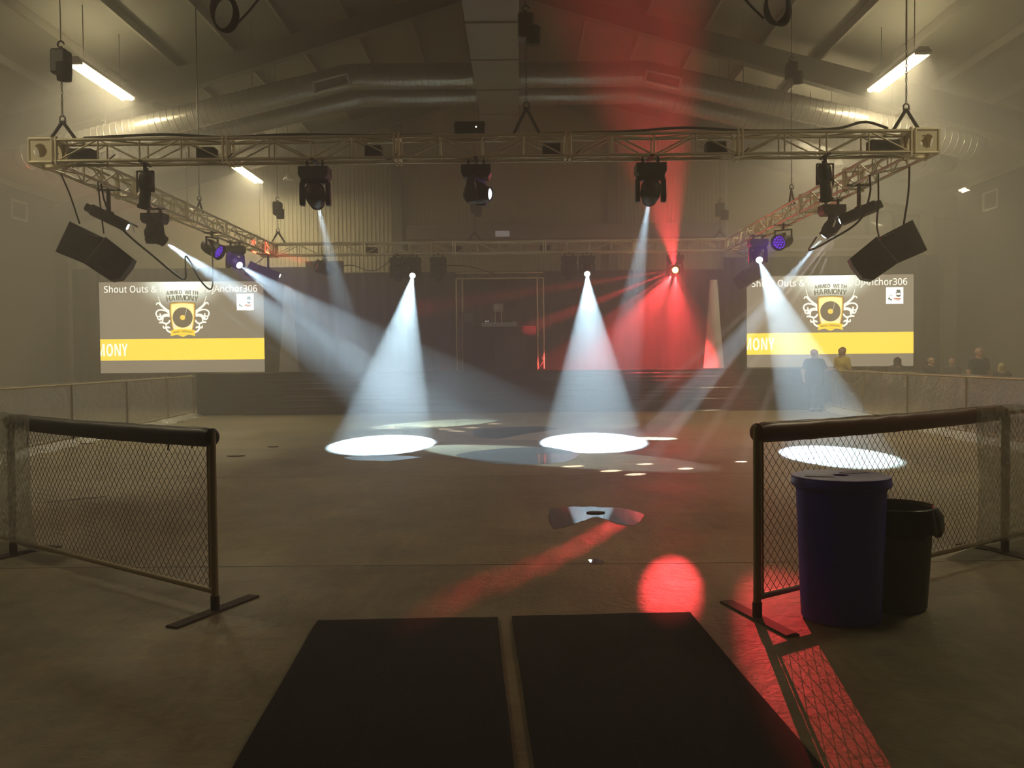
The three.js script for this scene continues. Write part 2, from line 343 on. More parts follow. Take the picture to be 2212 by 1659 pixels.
hoist(-6.53, 13.05, 5.92, 5.08, 'chain hoist with black motor above the front left corner of the truss');
hoist(0.15, 13.05, 6.35, 5.20, 'chain hoist with black motor at the middle of the front truss');
hoist(5.58, 13.05, 0, 5.12, 'chain and sling at the front right corner of the truss');
hoist(TR.x0, 19.3, 0, 5.05, 'chain and sling at the middle of the left truss', 'z');
hoist(TR.x1, 19.2, 7.6, 5.15, 'chain hoist with motor over the middle of the right truss', 'z');
hoist(-6.5, 24.6, 5.75, 5.12, 'chain hoist with motor at the back left corner of the truss');
hoist(-1.15, 24.6, 5.75, 5.05, 'chain hoist with motor at the middle of the far truss');
hoist(5.5, 24.6, 5.6, 5.02, 'chain hoist with motor at the back right corner of the truss, beside the red light');

// ---------------------------------------------------------------- stage lights
const glow = (rgb, k) => new THREE.MeshStandardMaterial({ color: 0x222222, roughness: 0.2, emissive: new THREE.Color(...rgb), emissiveIntensity: k });
const G = { white: glow([0.85, 0.95, 1], 14), faint: glow([0.85, 0.95, 1], 2.5), purple: glow([0.16, 0.02, 0.9], 1.6), red: glow([1, 0.06, 0.02], 3), redHot: glow([1, 0.40, 0.06], 60), off: std([0.03, 0.03, 0.035], 0.1) };
function spot(parent, worldPos, worldTarget, color, intensity, angleDeg, penumbra = 0.12, soft = 1.5) {
  const l = new THREE.SpotLight(color, intensity, 0, THREE.MathUtils.degToRad(angleDeg), penumbra, 2);
  parent.updateMatrixWorld(true);
  l.position.copy(parent.worldToLocal(worldPos.clone())); l.target.position.copy(parent.worldToLocal(worldTarget.clone()));
  l.castShadow = true; l.shadow.radius = soft; l.shadow.mapSize.set(1024, 1024);
  parent.add(l, l.target);
  return l;
}
const LOW = TR.y - TR.s - 0.025;                                          // underside of the bottom chords
const shellGeo = new THREE.LatheGeometry([[0.0, -0.2], [0.075, -0.19], [0.115, -0.15], [0.14, -0.06], [0.145, 0.04], [0.13, 0.12], [0.105, 0.17], [0.10, 0.215], [0.085, 0.22], [0.08, 0.19], [0, 0.185]].map((p) => new THREE.Vector2(...p)), 22).rotateX(Math.PI / 2);
const ribsGeo = merge([-0.12, -0.085, -0.05].map((z) => new THREE.TorusGeometry(0.137, 0.007, 5, 22).translate(0, 0, z)));
const ringGeo = new THREE.TorusGeometry(0.097, 0.012, 6, 22).translate(0, 0, 0.213);
const lensGeo = new THREE.SphereGeometry(0.13, 20, 8, 0, Math.PI * 2, 0, 0.65).rotateX(Math.PI / 2).translate(0, 0, 0.102);
const yokeGeo = (() => {
  const arm = prism([[-0.05, 0.14], [0.05, 0.14], [0.075, -0.04], [0.085, -0.10], [0.06, -0.17], [-0.06, -0.17], [-0.085, -0.10], [-0.075, -0.04]], 0.05, 0.008).rotateY(Math.PI / 2);
  return merge([arm.clone().translate(0.185, 0, 0), arm.clone().translate(-0.185, 0, 0), rbox(0.40, 0.07, 0.14, 0.02, 0, 0.165, 0)]);
})();
const baseGeo = merge([prism([[-0.20, 0.08], [0.20, 0.08], [0.205, -0.02], [0.17, -0.08], [-0.17, -0.08], [-0.205, -0.02]], 0.30, 0.012), rbox(0.26, 0.03, 0.2, 0.01, 0, -0.085, 0)]);
const clampGeo = merge([box(0.04, 0.09, 0.05, 0, -0.045, 0), new THREE.TorusGeometry(0.034, 0.012, 6, 14).rotateY(Math.PI / 2).translate(0, 0.02, 0), rod(Z(0, -0.04, 0.02), Z(0, -0.04, 0.07), 0.012, 6)]);
const barAlong = (t, x) => { const side = Math.abs(x - TR.x0) < 0.3 || Math.abs(x - TR.x1) < 0.3; mesh('hanger_bar', side ? box(0.38, 0.03, 0.05, 0, 0.012, 0) : box(0.05, 0.03, 0.38, 0, 0.012, 0), M.black, t); };
function movingHead(x, d, target, label, { beam, color = LIGHT.cool, angle = 7.2, lens = 'white', drop = 0 } = {}) {
  const t = thing('moving_head_light', label, 'stage light', V(x, LOW, d), 'moving head lights on the truss');
  for (const k of [-0.11, 0.11]) mesh('clamp', clampGeo, M.black, t).position.set(k, -drop, 0);
  barAlong(t, x);
  mesh('base', baseGeo, M.black, t).position.y = -0.17 - drop;
  const c = V(x, LOW - 0.47 - drop, d), dir = target.clone().sub(c).normalize(), pan = Math.atan2(dir.x, dir.z), tilt = -Math.asin(dir.y);
  const y = mesh('yoke', yokeGeo, M.black, t); y.position.y = -0.44 - drop; y.rotation.y = pan;
  const h = part('head', t); h.position.y = -0.47 - drop; h.rotation.order = 'YXZ'; h.rotation.set(tilt, pan, 0);
  mesh('head_shell', shellGeo, M.black, h); mesh('cooling_fins', ribsGeo, M.black, h); mesh('lens_ring', ringGeo, M.black, h); mesh('lens', lensGeo, G[lens], h);
  if (beam) spot(t, c.clone().addScaledVector(dir, 0.26), target, color, beam, angle);
  return t;
}
const B = LIGHT.beam;
movingHead(-2.90, 13.05, V(-3.6, 0, 22.0), 'black moving head under the left half of the front truss, beam pointing down', { beam: B * 0.26, angle: 3.8, lens: 'faint' });
movingHead(1.92, 13.05, V(2.3, 0, 22.0), 'black moving head under the right half of the front truss, pale beam pointing down', { beam: B * 0.4, angle: 4.2, lens: 'faint' });
movingHead(-0.58, 13.05, V(3.2, 3.6, 11.6), 'moving head turned sideways under the middle of the front truss', { lens: 'faint' });
movingHead(TR.x0 + 0.0, 16.9, V(-2.3, 0, 22.3), 'moving head on the left truss with the strongest white beam, above the left speaker', { beam: B * 1.2, angle: 7.2 });
movingHead(TR.x0, 21.7, V(0.0, 0, 15.3), 'violet tinted moving head on the left truss beside the purple par can', { beam: B * 0.8, angle: 6.6 });
movingHead(TR.x1, 16.75, V(2.7, 0, 17.9), 'moving head on the right truss, narrow beam pointing down left', { beam: B * 0.7, angle: 4.2 });
movingHead(TR.x1 - 0.1, 21.5, V(5.16, 0, 14.8), 'moving head on the right truss with beam over the right screen', { beam: B * 1.5, angle: 6.6 });
movingHead(-2.84, 24.6, V(-2.63, 0, 17.67), 'moving head on the far truss, wide white beam left of the stage centre', { beam: B * 2.4, angle: 7.4 });
movingHead(1.89, 24.6, V(1.46, 0, 17.78), 'moving head on the far truss, wide white beam right of the stage centre', { beam: B * 2.1, angle: 7.6 });
movingHead(-3.25, 24.6, V(-3.3, 0, 26), 'dark moving head on the far truss left of the lit one', { lens: 'off' });
movingHead(-2.15, 24.6, V(-2.1, 0, 26), 'dark moving head on the far truss right of the left beam', { lens: 'off' });
movingHead(1.40, 24.6, V(1.4, 0, 26.4), 'dark moving head on the far truss left of the right beam', { lens: 'off' });
{ // the red fixture that faces the entrance
  const at = V(4.28, LOW - 0.28, 24.6), t = movingHead(4.28, 24.6, V(0.6, 1.2, 3), 'moving head on the far truss glowing red and orange towards the camera', { lens: 'redHot' });
  const red = new THREE.Color(1, 0.055, 0.06), from = V(4.28, LOW - 0.47, 24.6);
  for (const [x, y, d, a, k, p] of [[1.06, 0, 6.3, 0.75, 1.6, 0.5], [1.62, 0, 4.6, 1.5, 1.1, 0.4], [0.92, 0, 8.7, 0.42, 0.42, 0.9], [0.72, 0, 8.2, 0.42, 0.42, 0.9], [0.5, 0, 7.7, 0.44, 0.42, 0.9], [0.26, 0, 7.2, 0.46, 0.42, 0.9], [0.0, 0, 6.75, 0.5, 0.42, 0.9], [-0.3, 0, 6.3, 0.54, 0.42, 0.9], [-0.5, 0, 5.9, 0.6, 0.4, 0.9], [0.9, 8.1, 11, 7.5, 1.25, 0.9], [2.6, 8.6, 14, 4.5, 1.0, 0.8], [-1.2, 2.0, 30, 3.2, 1.5, 0.8], [0.9, 1.5, 29.5, 3.0, 1.5, 0.8], [-2.4, 3.5, 31, 2.2, 1.2, 0.8], [2.0, 1.3, 28.2, 10, 0.6, 1], [3.0, 1.3, 28.4, 20, 0.8, 1], [4.9, 1.3, 27.9, 20, 0.8, 1], [3.0, 2.5, 18, 55, 0.025, 1]]) {
    const to = V(x, y, d); spot(t, from.clone().addScaledVector(to.clone().sub(from).normalize(), 0.26), to, red, LIGHT.red * k, a, p, 1);
  }
}
// scanners: long body, moving mirror, fan of thin beams
function scanner(x, d, yaw, pitch, label, targets, color) {
  const t = thing('scanner_light', label, 'stage light', V(x, LOW, d), 'scanner lights on the truss');
  mesh('clamp', clampGeo, M.black, t); barAlong(t, x);
  mesh('yoke', [box(0.05, 0.30, 0.05, 0, -0.22, 0), box(0.05, 0.05, 0.26, 0, -0.36, 0)], M.black, t);
  const b = part('scanner_body', t); b.position.y = -0.45; b.rotation.set(0, yaw, pitch);
  mesh('body_shell', [rbox(0.62, 0.17, 0.22, 0.03), rbox(0.10, 0.12, 0.18, 0.02, -0.34, 0, 0)], M.black, b);
  mesh('mirror_bracket', [box(0.16, 0.012, 0.04, 0.37, 0.075, 0.06), box(0.16, 0.012, 0.04, 0.37, 0.075, -0.06)], M.black, b);
  mesh('mirror', box(0.012, 0.12, 0.13).rotateZ(0.7).translate(0.42, 0.0, 0), std([0.85, 0.87, 0.9], 0.04, 1), b);
  mesh('lens', new THREE.CylinderGeometry(0.045, 0.045, 0.02, 16).rotateZ(Math.PI / 2).translate(0.318, 0, 0), G.white, b);
  t.updateMatrixWorld(true);
  const from = b.localToWorld(Z(0.40, -0.14, 0));
  for (const q of targets) spot(t, from.clone(), q, color, LIGHT.fan, 1.1, 0.4, 0.5);
}
const pinkish = new THREE.Color(1, 0.86, 0.86);
scanner(TR.x0, 15.0, 0.35, -0.45, 'long black scanner slung under the left truss near the front corner', [V(-2.5, 0, 17.5)], LIGHT.cool);
scanner(TR.x0 + 0.1, 24.2, 0.2, -0.35, 'scanner at the back left corner throwing a fan of thin beams', [V(-2.2, 0, 21.8), V(-1.7, 0, 20.8), V(-1.1, 0, 21.2), V(-0.6, 0, 22.4), V(-1.4, 0, 20.2), V(-3.0, 0, 21.4)], pinkish);
scanner(TR.x1 - 0.05, 15.3, Math.PI - 0.5, -0.35, 'scanner under the right truss with a bright mirror and thin beams', [V(0.8, 0, 13.4), V(1.3, 0, 12.8), V(1.9, 0, 13.6), V(2.4, 0, 13.0), V(1.6, 0, 12.4), V(3.4, 0, 13.8)], pinkish);
// par cans
function parCan(x, d, dir, label, lens, light) {
  const t = thing('par_can', label, 'stage light', V(x, LOW, d), 'par cans on the truss');
  mesh('clamp', clampGeo, M.black, t); barAlong(t, x);
  const q = new THREE.Quaternion().setFromUnitVectors(Z(0, 0, 1), dir.clone().normalize());
  mesh('yoke', [box(0.40, 0.025, 0.04, 0, -0.10, 0), box(0.02, 0.28, 0.04, 0.195, -0.23, 0), box(0.02, 0.28, 0.04, -0.195, -0.23, 0)], M.black, t).rotation.y = Math.atan2(dir.x, dir.z);
  const c = part('can', t); c.position.y = -0.33; c.quaternion.copy(q);
  mesh('can_shell', lathe([[0, -0.26], [0.09, -0.25], [0.14, -0.2], [0.165, -0.1], [0.17, 0.22], [0.18, 0.225], [0.18, 0.24], [0.16, 0.24], [0.16, 0.16], [0, 0.16]], 24).rotateX(Math.PI / 2), M.black, c);
  const r = []; for (let i = 0; i < 19; i++) { const a = i === 0 ? 0 : i < 7 ? (i - 1) * Math.PI / 3 : (i - 7) * Math.PI / 6, k = i === 0 ? 0 : i < 7 ? 0.062 : 0.122; r.push(new THREE.CylinderGeometry(0.024, 0.024, 0.012, 10).rotateX(Math.PI / 2).translate(k * Math.cos(a), k * Math.sin(a), 0.168)); }
  mesh('led_cluster', r, G[lens], c);
  t.updateMatrixWorld(true);
  if (light) spot(t, c.localToWorld(Z(0, 0, 0.26)), c.localToWorld(Z(0, 0, 3)), light[0], light[1], light[2], 0.6, 4);
}
parCan(TR.x0, 20.06, Z(1, -0.55, 0.35), 'black par can with purple lamps on the left truss', 'purple', [new THREE.Color(0.2, 0.03, 1), 60, 24]);
parCan(TR.x1, 19.8, Z(-0.75, -0.3, 0.8), 'black par can with a purple lens on the right truss', 'purple', [new THREE.Color(0.2, 0.03, 1), 40, 24]);
parCan(-5.25, 24.6, Z(-1.5, 0.45, 0.8), 'small fixture on the far truss glowing red towards the left truss', 'red', [new THREE.Color(1, 0.05, 0.03), 900, 8]);
// ellipsoidal profile spots hung by a yoke
function profileSpot(x, d, dir, label) {
  const t = thing('profile_spot', label, 'stage light', V(x, LOW, d), 'profile spots on the front truss');
  mesh('clamp', clampGeo, M.black, t); barAlong(t, x);
  mesh('yoke', [box(0.24, 0.018, 0.035, 0, -0.10, 0), box(0.016, 0.30, 0.035, 0.118, -0.25, 0), box(0.016, 0.30, 0.035, -0.118, -0.25, 0)], M.black, t);
  const c = part('barrel', t); c.position.y = -0.36; c.quaternion.setFromUnitVectors(Z(0, 0, 1), dir.clone().normalize());
  mesh('lamp_housing', lathe([[0, -0.27], [0.07, -0.26], [0.10, -0.2], [0.105, -0.08], [0.09, -0.02], [0, 0]], 20).rotateX(Math.PI / 2), M.black, c);
  mesh('lens_tube', lathe([[0.0, -0.02], [0.075, -0.02], [0.08, 0.22], [0.10, 0.24], [0.10, 0.27], [0.085, 0.27], [0.075, 0.2], [0, 0.2]], 20).rotateX(Math.PI / 2), M.black, c);
  mesh('shutter_gate', [box(0.23, 0.012, 0.05, 0, 0, -0.02), box(0.012, 0.2, 0.05, 0, 0, -0.03)], M.black, c);
  mesh('lens', new THREE.SphereGeometry(0.12, 18, 8, 0, Math.PI * 2, 0, 0.6).rotateX(Math.PI / 2).translate(0, 0, 0.12), G.off, c);
  mesh('rear_knob', rod(Z(0, 0, -0.27), Z(0, 0, -0.31), 0.02, 8), M.black, c);
}
profileSpot(-5.35, 13.05, Z(-0.25, -1, -0.35), 'black profile spot hanging from the left end of the front truss');
profileSpot(4.42, 13.05, Z(0.22, -1, -0.4), 'black profile spot hanging from the right end of the front truss');

// dimmer packs lying in the truss and the effect box on top
for (const [x, d, w, where] of [[-6.25, 13.05, 0.34, 'left end of the front truss'], [-4.45, 13.05, 0.26, 'first joint of the front truss'], [-2.05, 13.05, 0.24, 'second joint of the front truss'], [0.50, 13.05, 0.26, 'third joint of the front truss'], [2.85, 13.05, 0.28, 'fourth joint of the front truss'], [5.25, 13.05, 0.42, 'right end of the front truss'], [-3.95, 24.6, 0.3, 'left part of the far truss'], [-1.65, 24.6, 0.3, 'middle of the far truss'], [0.75, 24.6, 0.3, 'right part of the far truss']]) {
  const t = thing('dimmer_pack', `black dimmer pack lying inside the ${where}`, 'dimmer', V(x, LOW + 0.05, d), 'dimmer packs in the truss');
  mesh('case', rbox(w, 0.17, 0.2, 0.015, 0, 0.085, 0), M.black, t);
  mesh('socket_panel', box(w * 0.7, 0.08, 0.01, 0, 0.09, 0.103), M.blackGloss, t);
  mesh('power_lead', cable([Z(w * 0.4, 0.1, 0.1), Z(w * 0.6, -0.02, 0.14), Z(w * 1.1, -0.05, 0.16), Z(w * 1.6, 0.06, 0.16)], 0.009, 16, 5), M.cable, t);
}
{
  const t = thing('effect_box', 'black rack effect box standing on top of the front truss', 'effect light', V(-0.66, TR.y + TR.s + 0.025, 13.05));
  mesh('case', rbox(0.44, 0.17, 0.26, 0.015, 0, 0.1, 0), M.black, t);
  for (const x of [-0.17, 0, 0.17]) mesh('round_port', new THREE.TorusGeometry(0.045, 0.012, 6, 16).translate(x, 0.12, 0.134), M.blackGloss, t);
  mesh('indicator_led', new THREE.SphereGeometry(0.012, 8, 6).translate(0.09, 0.10, 0.135), glow([1, 0.95, 0.85], 3), t);
  mesh('foot_bar', [box(0.03, 0.02, 0.34, -0.16, 0.01, 0), box(0.03, 0.02, 0.34, 0.16, 0.01, 0)], M.black, t);
}

// ---------------------------------------------------------------- flown loudspeakers
function speakers(x, y, d, s, scale, yaw, label) {
  const t = thing('hanging_loudspeaker', label, 'loudspeaker', V(x, y, d), 'flown loudspeaker pairs');
  const cab = (name, cx, cy, rot) => {
    const g = part(name, t); g.position.set(cx * s * scale, cy * scale, 0); g.rotation.set(0, yaw * s, rot * s); g.scale.setScalar(scale);
    const outline = [[-0.27, 0.27], [0.27, 0.24], [0.30, 0.12], [0.30, -0.14], [0.20, -0.26], [-0.27, -0.27]].map(([a, b]) => [a * s, b]);
    mesh('enclosure', prism(s < 0 ? outline.reverse() : outline, 0.42, 0.02), M.black, g);
    mesh('grille', prism([[-0.22, 0.22], [0.22, 0.20], [0.24, -0.10], [0.14, -0.21], [-0.22, -0.22]].map(([a, b]) => [a * s, b]), 0.02).translate(0, 0, -0.235), M.blackSoft, g);
    mesh('handle', box(0.14, 0.05, 0.02, 0, 0.05, 0.235), M.blackGloss, g);
    mesh('connector_plate', box(0.16, 0.12, 0.012, 0, -0.10, 0.233), M.blackGloss, g);
  };
  cab('upper_cabinet', -0.26, 0.14, -0.42); cab('lower_cabinet', 0.26, -0.16, -0.64);
  mesh('rigging_frame', [rod(Z(-0.36 * s * scale, 0.40 * scale, 0.15), Z(0.12 * s * scale, 0.24 * scale, 0.15), 0.02), rod(Z(-0.36 * s * scale, 0.40 * scale, -0.15), Z(0.12 * s * scale, 0.24 * scale, -0.15), 0.02)], M.black, t);
  return t;
}
speakers(-6.52, 3.31, 14.0, 1, 0.88, 0.25, 'pair of black loudspeakers flown at the left, above the left screen');
speakers(5.69, 3.2, 14.0, -1, 0.88, 0.25, 'pair of black loudspeakers flown at the right, above the right screen');
speakers(-7.15, 4.02, 25.2, 1, 0.72, 0.3, 'small bluish pair of loudspeakers at the back left corner of the truss');
speakers(6.45, 3.85, 25.2, -1, 0.72, 0.3, 'small dark pair of loudspeakers at the back right corner of the truss');
{
  const c = (pts, r, label, mat = M.cable) => tag(mesh('hanging_cable', cable(pts.map((p) => V(...p)), r, 48), mat, scene), label, 'cable', 'cables hanging from the truss');
  c([[-6.9, LOW + 0.02, 13.7], [-6.85, 4.2, 13.85], [-6.75, 3.75, 13.95]], 0.014, 'outer support cable of the left loudspeakers');
  c([[-6.62, LOW + 0.02, 14.3], [-6.52, 4.1, 14.15], [-6.45, 3.62, 14.1]], 0.012, 'middle support cable of the left loudspeakers');
  c([[-6.66, LOW + 0.02, 14.5], [-6.5, 4.1, 14.3], [-6.25, 3.75, 14.2], [-6.0, 3.35, 14.9], [-5.85, 3.05, 15.8], [-6.1, 3.35, 16.6], [-6.3, 3.62, 17.2], [-6.3, 3.2, 18.0], [-6.4, 3.15, 18.9], [-6.75, LOW - 0.3, 20.0]], 0.016, 'long black cable drooping from the left loudspeakers to the purple par can');
  c([[5.95, LOW + 0.02, 13.8], [5.98, 4.1, 13.9], [5.93, 3.48, 14.0]], 0.016, 'outer support chain of the right loudspeakers');
  c([[5.72, LOW + 0.02, 14.4], [5.68, 4.0, 14.3], [5.62, 3.62, 14.2], [5.62, 3.42, 14.1]], 0.014, 'middle support cable of the right loudspeakers');
  c([[5.62, LOW + 0.02, 14.5], [5.55, 4.15, 14.3], [5.35, 3.72, 14.2], [5.0, 3.45, 14.6], [4.9, 3.38, 15.2], [5.4, 3.75, 16.4]], 0.016, 'black cable drooping from the right loudspeakers to a moving head');
  c([[-3.25, LOW, 24.55], [-3.9, 4.05, 24.6], [-4.6, 4.2, 24.6], [-5.2, 4.0, 24.6]], 0.014, 'thin cable drooping under the far truss on the left');
  c([[-2.2, LOW - 0.3, 24.5], [-1.4, 4.15, 24.7], [-0.6, 4.0, 25.5]], 0.014, 'thin cable running from the far truss to the stage frame');
  c([[-7.35, 4.30, 25.2], [-7.1, 4.4, 25.0], [TR.x0 - 0.1, LOW + 0.02, 24.6]], 0.012, 'short support cable of the small back left loudspeakers');
  c([[6.65, 4.12, 25.2], [6.4, 4.3, 25.0], [TR.x1 + 0.1, LOW + 0.02, 24.6]], 0.012, 'short support cable of the small back right loudspeakers');
  // cable laid along the front truss
  c([[-6.2, 4.83, 13.0], [-5.0, 4.86, 12.98], [-4.2, 4.83, 13.05], [-3.3, 4.85, 13.02], [-2.0, 4.84, 13.08], [-1.2, 4.82, 13.0]], 0.02, 'cable bundle lying on the left half of the front truss');
  c([[0.4, 4.82, 13.0], [1.6, 4.85, 13.05], [2.4, 4.88, 13.0], [3.4, 4.83, 13.02], [4.6, 4.85, 13.0], [5.0, 4.95, 13.05], [5.3, 4.84, 13.0]], 0.02, 'cable bundle lying on the right half of the front truss');
  // cable coils hung from the roof
  for (const [x, y, d, r, label] of [[-3.2, 5.42, 10.0, 0.155, 'coil of black cable hanging at the top left of the view'], [2.85, 5.42, 10.0, 0.155, 'coil of black cable hanging at the top right of the view']]) {
    const t = thing('cable_coil', label, 'cable', V(x, y, d), 'cable coils hung from the roof');
    for (let k = 0; k < 5; k++) { const g = new THREE.TorusGeometry(r * (0.9 + 0.05 * k), 0.013, 6, 40); g.scale(0.85, 1.25, 1); g.rotateY(0.12 * k - 0.2); g.rotateZ(0.07 * (k - 2)); mesh('loop', g.translate(0.006 * k, 0, 0.012 * k), M.cable, t); }
    mesh('tie', cable([Z(0, r * 1.25, 0), Z(0.01, 1.0, 0.02), Z(0, roofAt(x) - y - 0.1, 0)], 0.008, 12, 5), M.cable, t);
    const s = Math.sign(x);
    mesh('trailing_lead', cable([Z(-s * 0.13, -0.12, 0), Z(-s * 0.3, 0.05, 0), Z(-s * 0.5, 0.35, 0), Z(-s * 0.6, 0.9, 0), Z(-s * 0.62, 2.0, 0)], 0.013, 30, 6), M.cable, t);
  }
}

// ---------------------------------------------------------------- stage
const STAGE = { x0: -9.64, x1: 9.12, d0: 27, d1: 30.0, h: 1.25 };
{
  const deck = thing('stage', 'long black stage with a shiny horizontally wrinkled plastic skirt', 'stage', [0, 0, 0]);
  const w = STAGE.x1 - STAGE.x0, xc = (STAGE.x0 + STAGE.x1) / 2, zc = -(STAGE.d0 + STAGE.d1) / 2;
  const n = 8; for (let i = 0; i < n; i++) mesh('deck_panel', box(w / n - 0.01, 0.08, STAGE.d1 - STAGE.d0 - 0.06, STAGE.x0 + (i + 0.5) * w / n, STAGE.h - 0.04, zc), M.stageDeck, deck);
  mesh('deck_support', box(w - 0.3, STAGE.h - 0.09, STAGE.d1 - STAGE.d0 - 0.4, xc, (STAGE.h - 0.09) / 2, zc), M.blackSoft, deck);
  // skirt: plastic film pulled in long horizontal wrinkles
  const nx = 240, ny = 150, pos = [], uv = [], idx = [];
  for (let j = 0; j <= ny; j++) for (let i = 0; i <= nx; i++) {
    const u = i / nx, v = j / ny, x = STAGE.x0 + u * w, y = v * STAGE.h;
    const wr = 0.019 * (n64(u * 11 + 2, v * 22) - 0.5) + 0.006 * (n64(u * 26, v * 37 + 7) - 0.5) + 0.02 * (n16(u * 14, 1.5) - 0.5) + (1 - v) * 0.03;
    pos.push(x, y, -STAGE.d0 + 0.01 + wr); uv.push(x, y);
  }
  for (let j = 0; j < ny; j++) for (let i = 0; i < nx; i++) { const a = j * (nx + 1) + i; idx.push(a, a + 1, a + nx + 1, a + 1, a + nx + 2, a + nx + 1); }
  const g = new THREE.BufferGeometry(); g.setAttribute('position', new THREE.Float32BufferAttribute(pos, 3)); g.setAttribute('uv', new THREE.Float32BufferAttribute(uv, 2)); g.setIndex(idx); g.computeVertexNormals();
  mesh('stage_skirt', g, M.skirt, deck);
  mesh('front_edge_trim', box(w, 0.05, 0.05, xc, STAGE.h - 0.015, -STAGE.d0 + 0.02), M.blackGloss, deck);
  for (const s of [STAGE.x0, STAGE.x1]) mesh('side_skirt', box(0.02, STAGE.h - 0.08, STAGE.d1 - STAGE.d0 - 0.1, s, (STAGE.h - 0.08) / 2, zc), M.skirt, deck);
}
function drape(x0, x1, d, y0, y1, label, folds = 0.36) {
  const nx = Math.round((x1 - x0) / 0.07), pos = [], idx = [];
  for (const z of [0, 1]) for (let j = 0; j <= 1; j++) for (let i = 0; i <= nx; i++) { const x = x0 + (x1 - x0) * i / nx; pos.push(x, j ? y1 : y0, -d + 0.06 * Math.sin(x * 2 * Math.PI / folds + 1.3 * Math.sin(x * 0.9)) - 0.01 * z); }
  const q = (a, b, c, e) => idx.push(a, b, c, b, e, c), N = nx + 1;
  for (let i = 0; i < nx; i++) { q(i, i + 1, N + i, N + i + 1); q(2 * N + i + 1, 2 * N + i, 3 * N + i + 1, 3 * N + i); q(N + i, N + i + 1, 3 * N + i, 3 * N + i + 1); }
  const g = new THREE.BufferGeometry(); g.setAttribute('position', new THREE.Float32BufferAttribute(pos, 3)); g.setIndex(idx); g.computeVertexNormals();
  const t = thing('black_drape', label, 'curtain', [0, 0, 0], 'black drapes behind the stage');
  mesh('curtain', g, M.drape, t);
  mesh('drape_pipe', rod(V(x0, y1 + 0.02, d), V(x1, y1 + 0.02, d), 0.025, 8), M.black, t);
  for (const x of [x0 + 0.1, x1 - 0.1]) mesh('drape_upright', rod(V(x, 0.0, d + 0.12), V(x, y1, d + 0.12), 0.025, 8), M.black, t);
}
drape(-16.0, -7.3, 31.7, 0.02, 4.86, 'wide black drape behind the left projection screen');
drape(-7.6, 7.4, 31.9, STAGE.h * 0 + 0.02, 4.66, 'black backdrop curtain along the back of the stage');
drape(7.2, 15.1, 31.7, 0.02, 5.05, 'wide black drape behind the right projection screen');
drape(-7.2, -5.9, 30.7, 0.02, 4.95, 'narrow black side curtain left of the stage, higher than the backdrop');

// stretched white fabric columns at both sides of the stage
for (const [x, label] of [[-7.12, 'tall tapering white fabric column left of the stage'], [6.05, 'tall tapering fabric column right of the stage, lit red']]) {
  const t = thing('fabric_column', label, 'fabric column', [x, STAGE.h, -28.0], 'stretched fabric columns');
  const P = new THREE.BufferGeometry(), y1 = 2.75; const pos = [], idx = [], n = 24, m = 14;
  for (let j = 0; j <= m; j++) { const v = j / m, r = 0.31 - 0.20 * Math.pow(v, 0.9); for (let i = 0; i <= n; i++) { const a = i / n * Math.PI * 2, k = r * (1 + 0.05 * Math.cos(a * 4)); pos.push(k * Math.cos(a), v * y1, k * 0.7 * Math.sin(a)); } }
  for (let j = 0; j < m; j++) for (let i = 0; i < n; i++) { const a = j * (n + 1) + i; idx.push(a, a + n + 1, a + 1, a + 1, a + n + 1, a + n + 2); }
  P.setAttribute('position', new THREE.Float32BufferAttribute(pos, 3)); P.setIndex(idx); P.computeVertexNormals();
  mesh('fabric', P, M.fabricWhite = M.fabricWhite ?? std([0.55, 0.53, 0.50], 0.8), t);
  mesh('base_plate', lathe([[0, 0], [0.36, 0], [0.36, 0.02], [0, 0.03]], 24), M.black, t);
  mesh('top_ring', new THREE.TorusGeometry(0.11, 0.012, 6, 20).rotateX(Math.PI / 2).scale(1, 1, 0.7).translate(0, y1, 0), M.black, t);
}

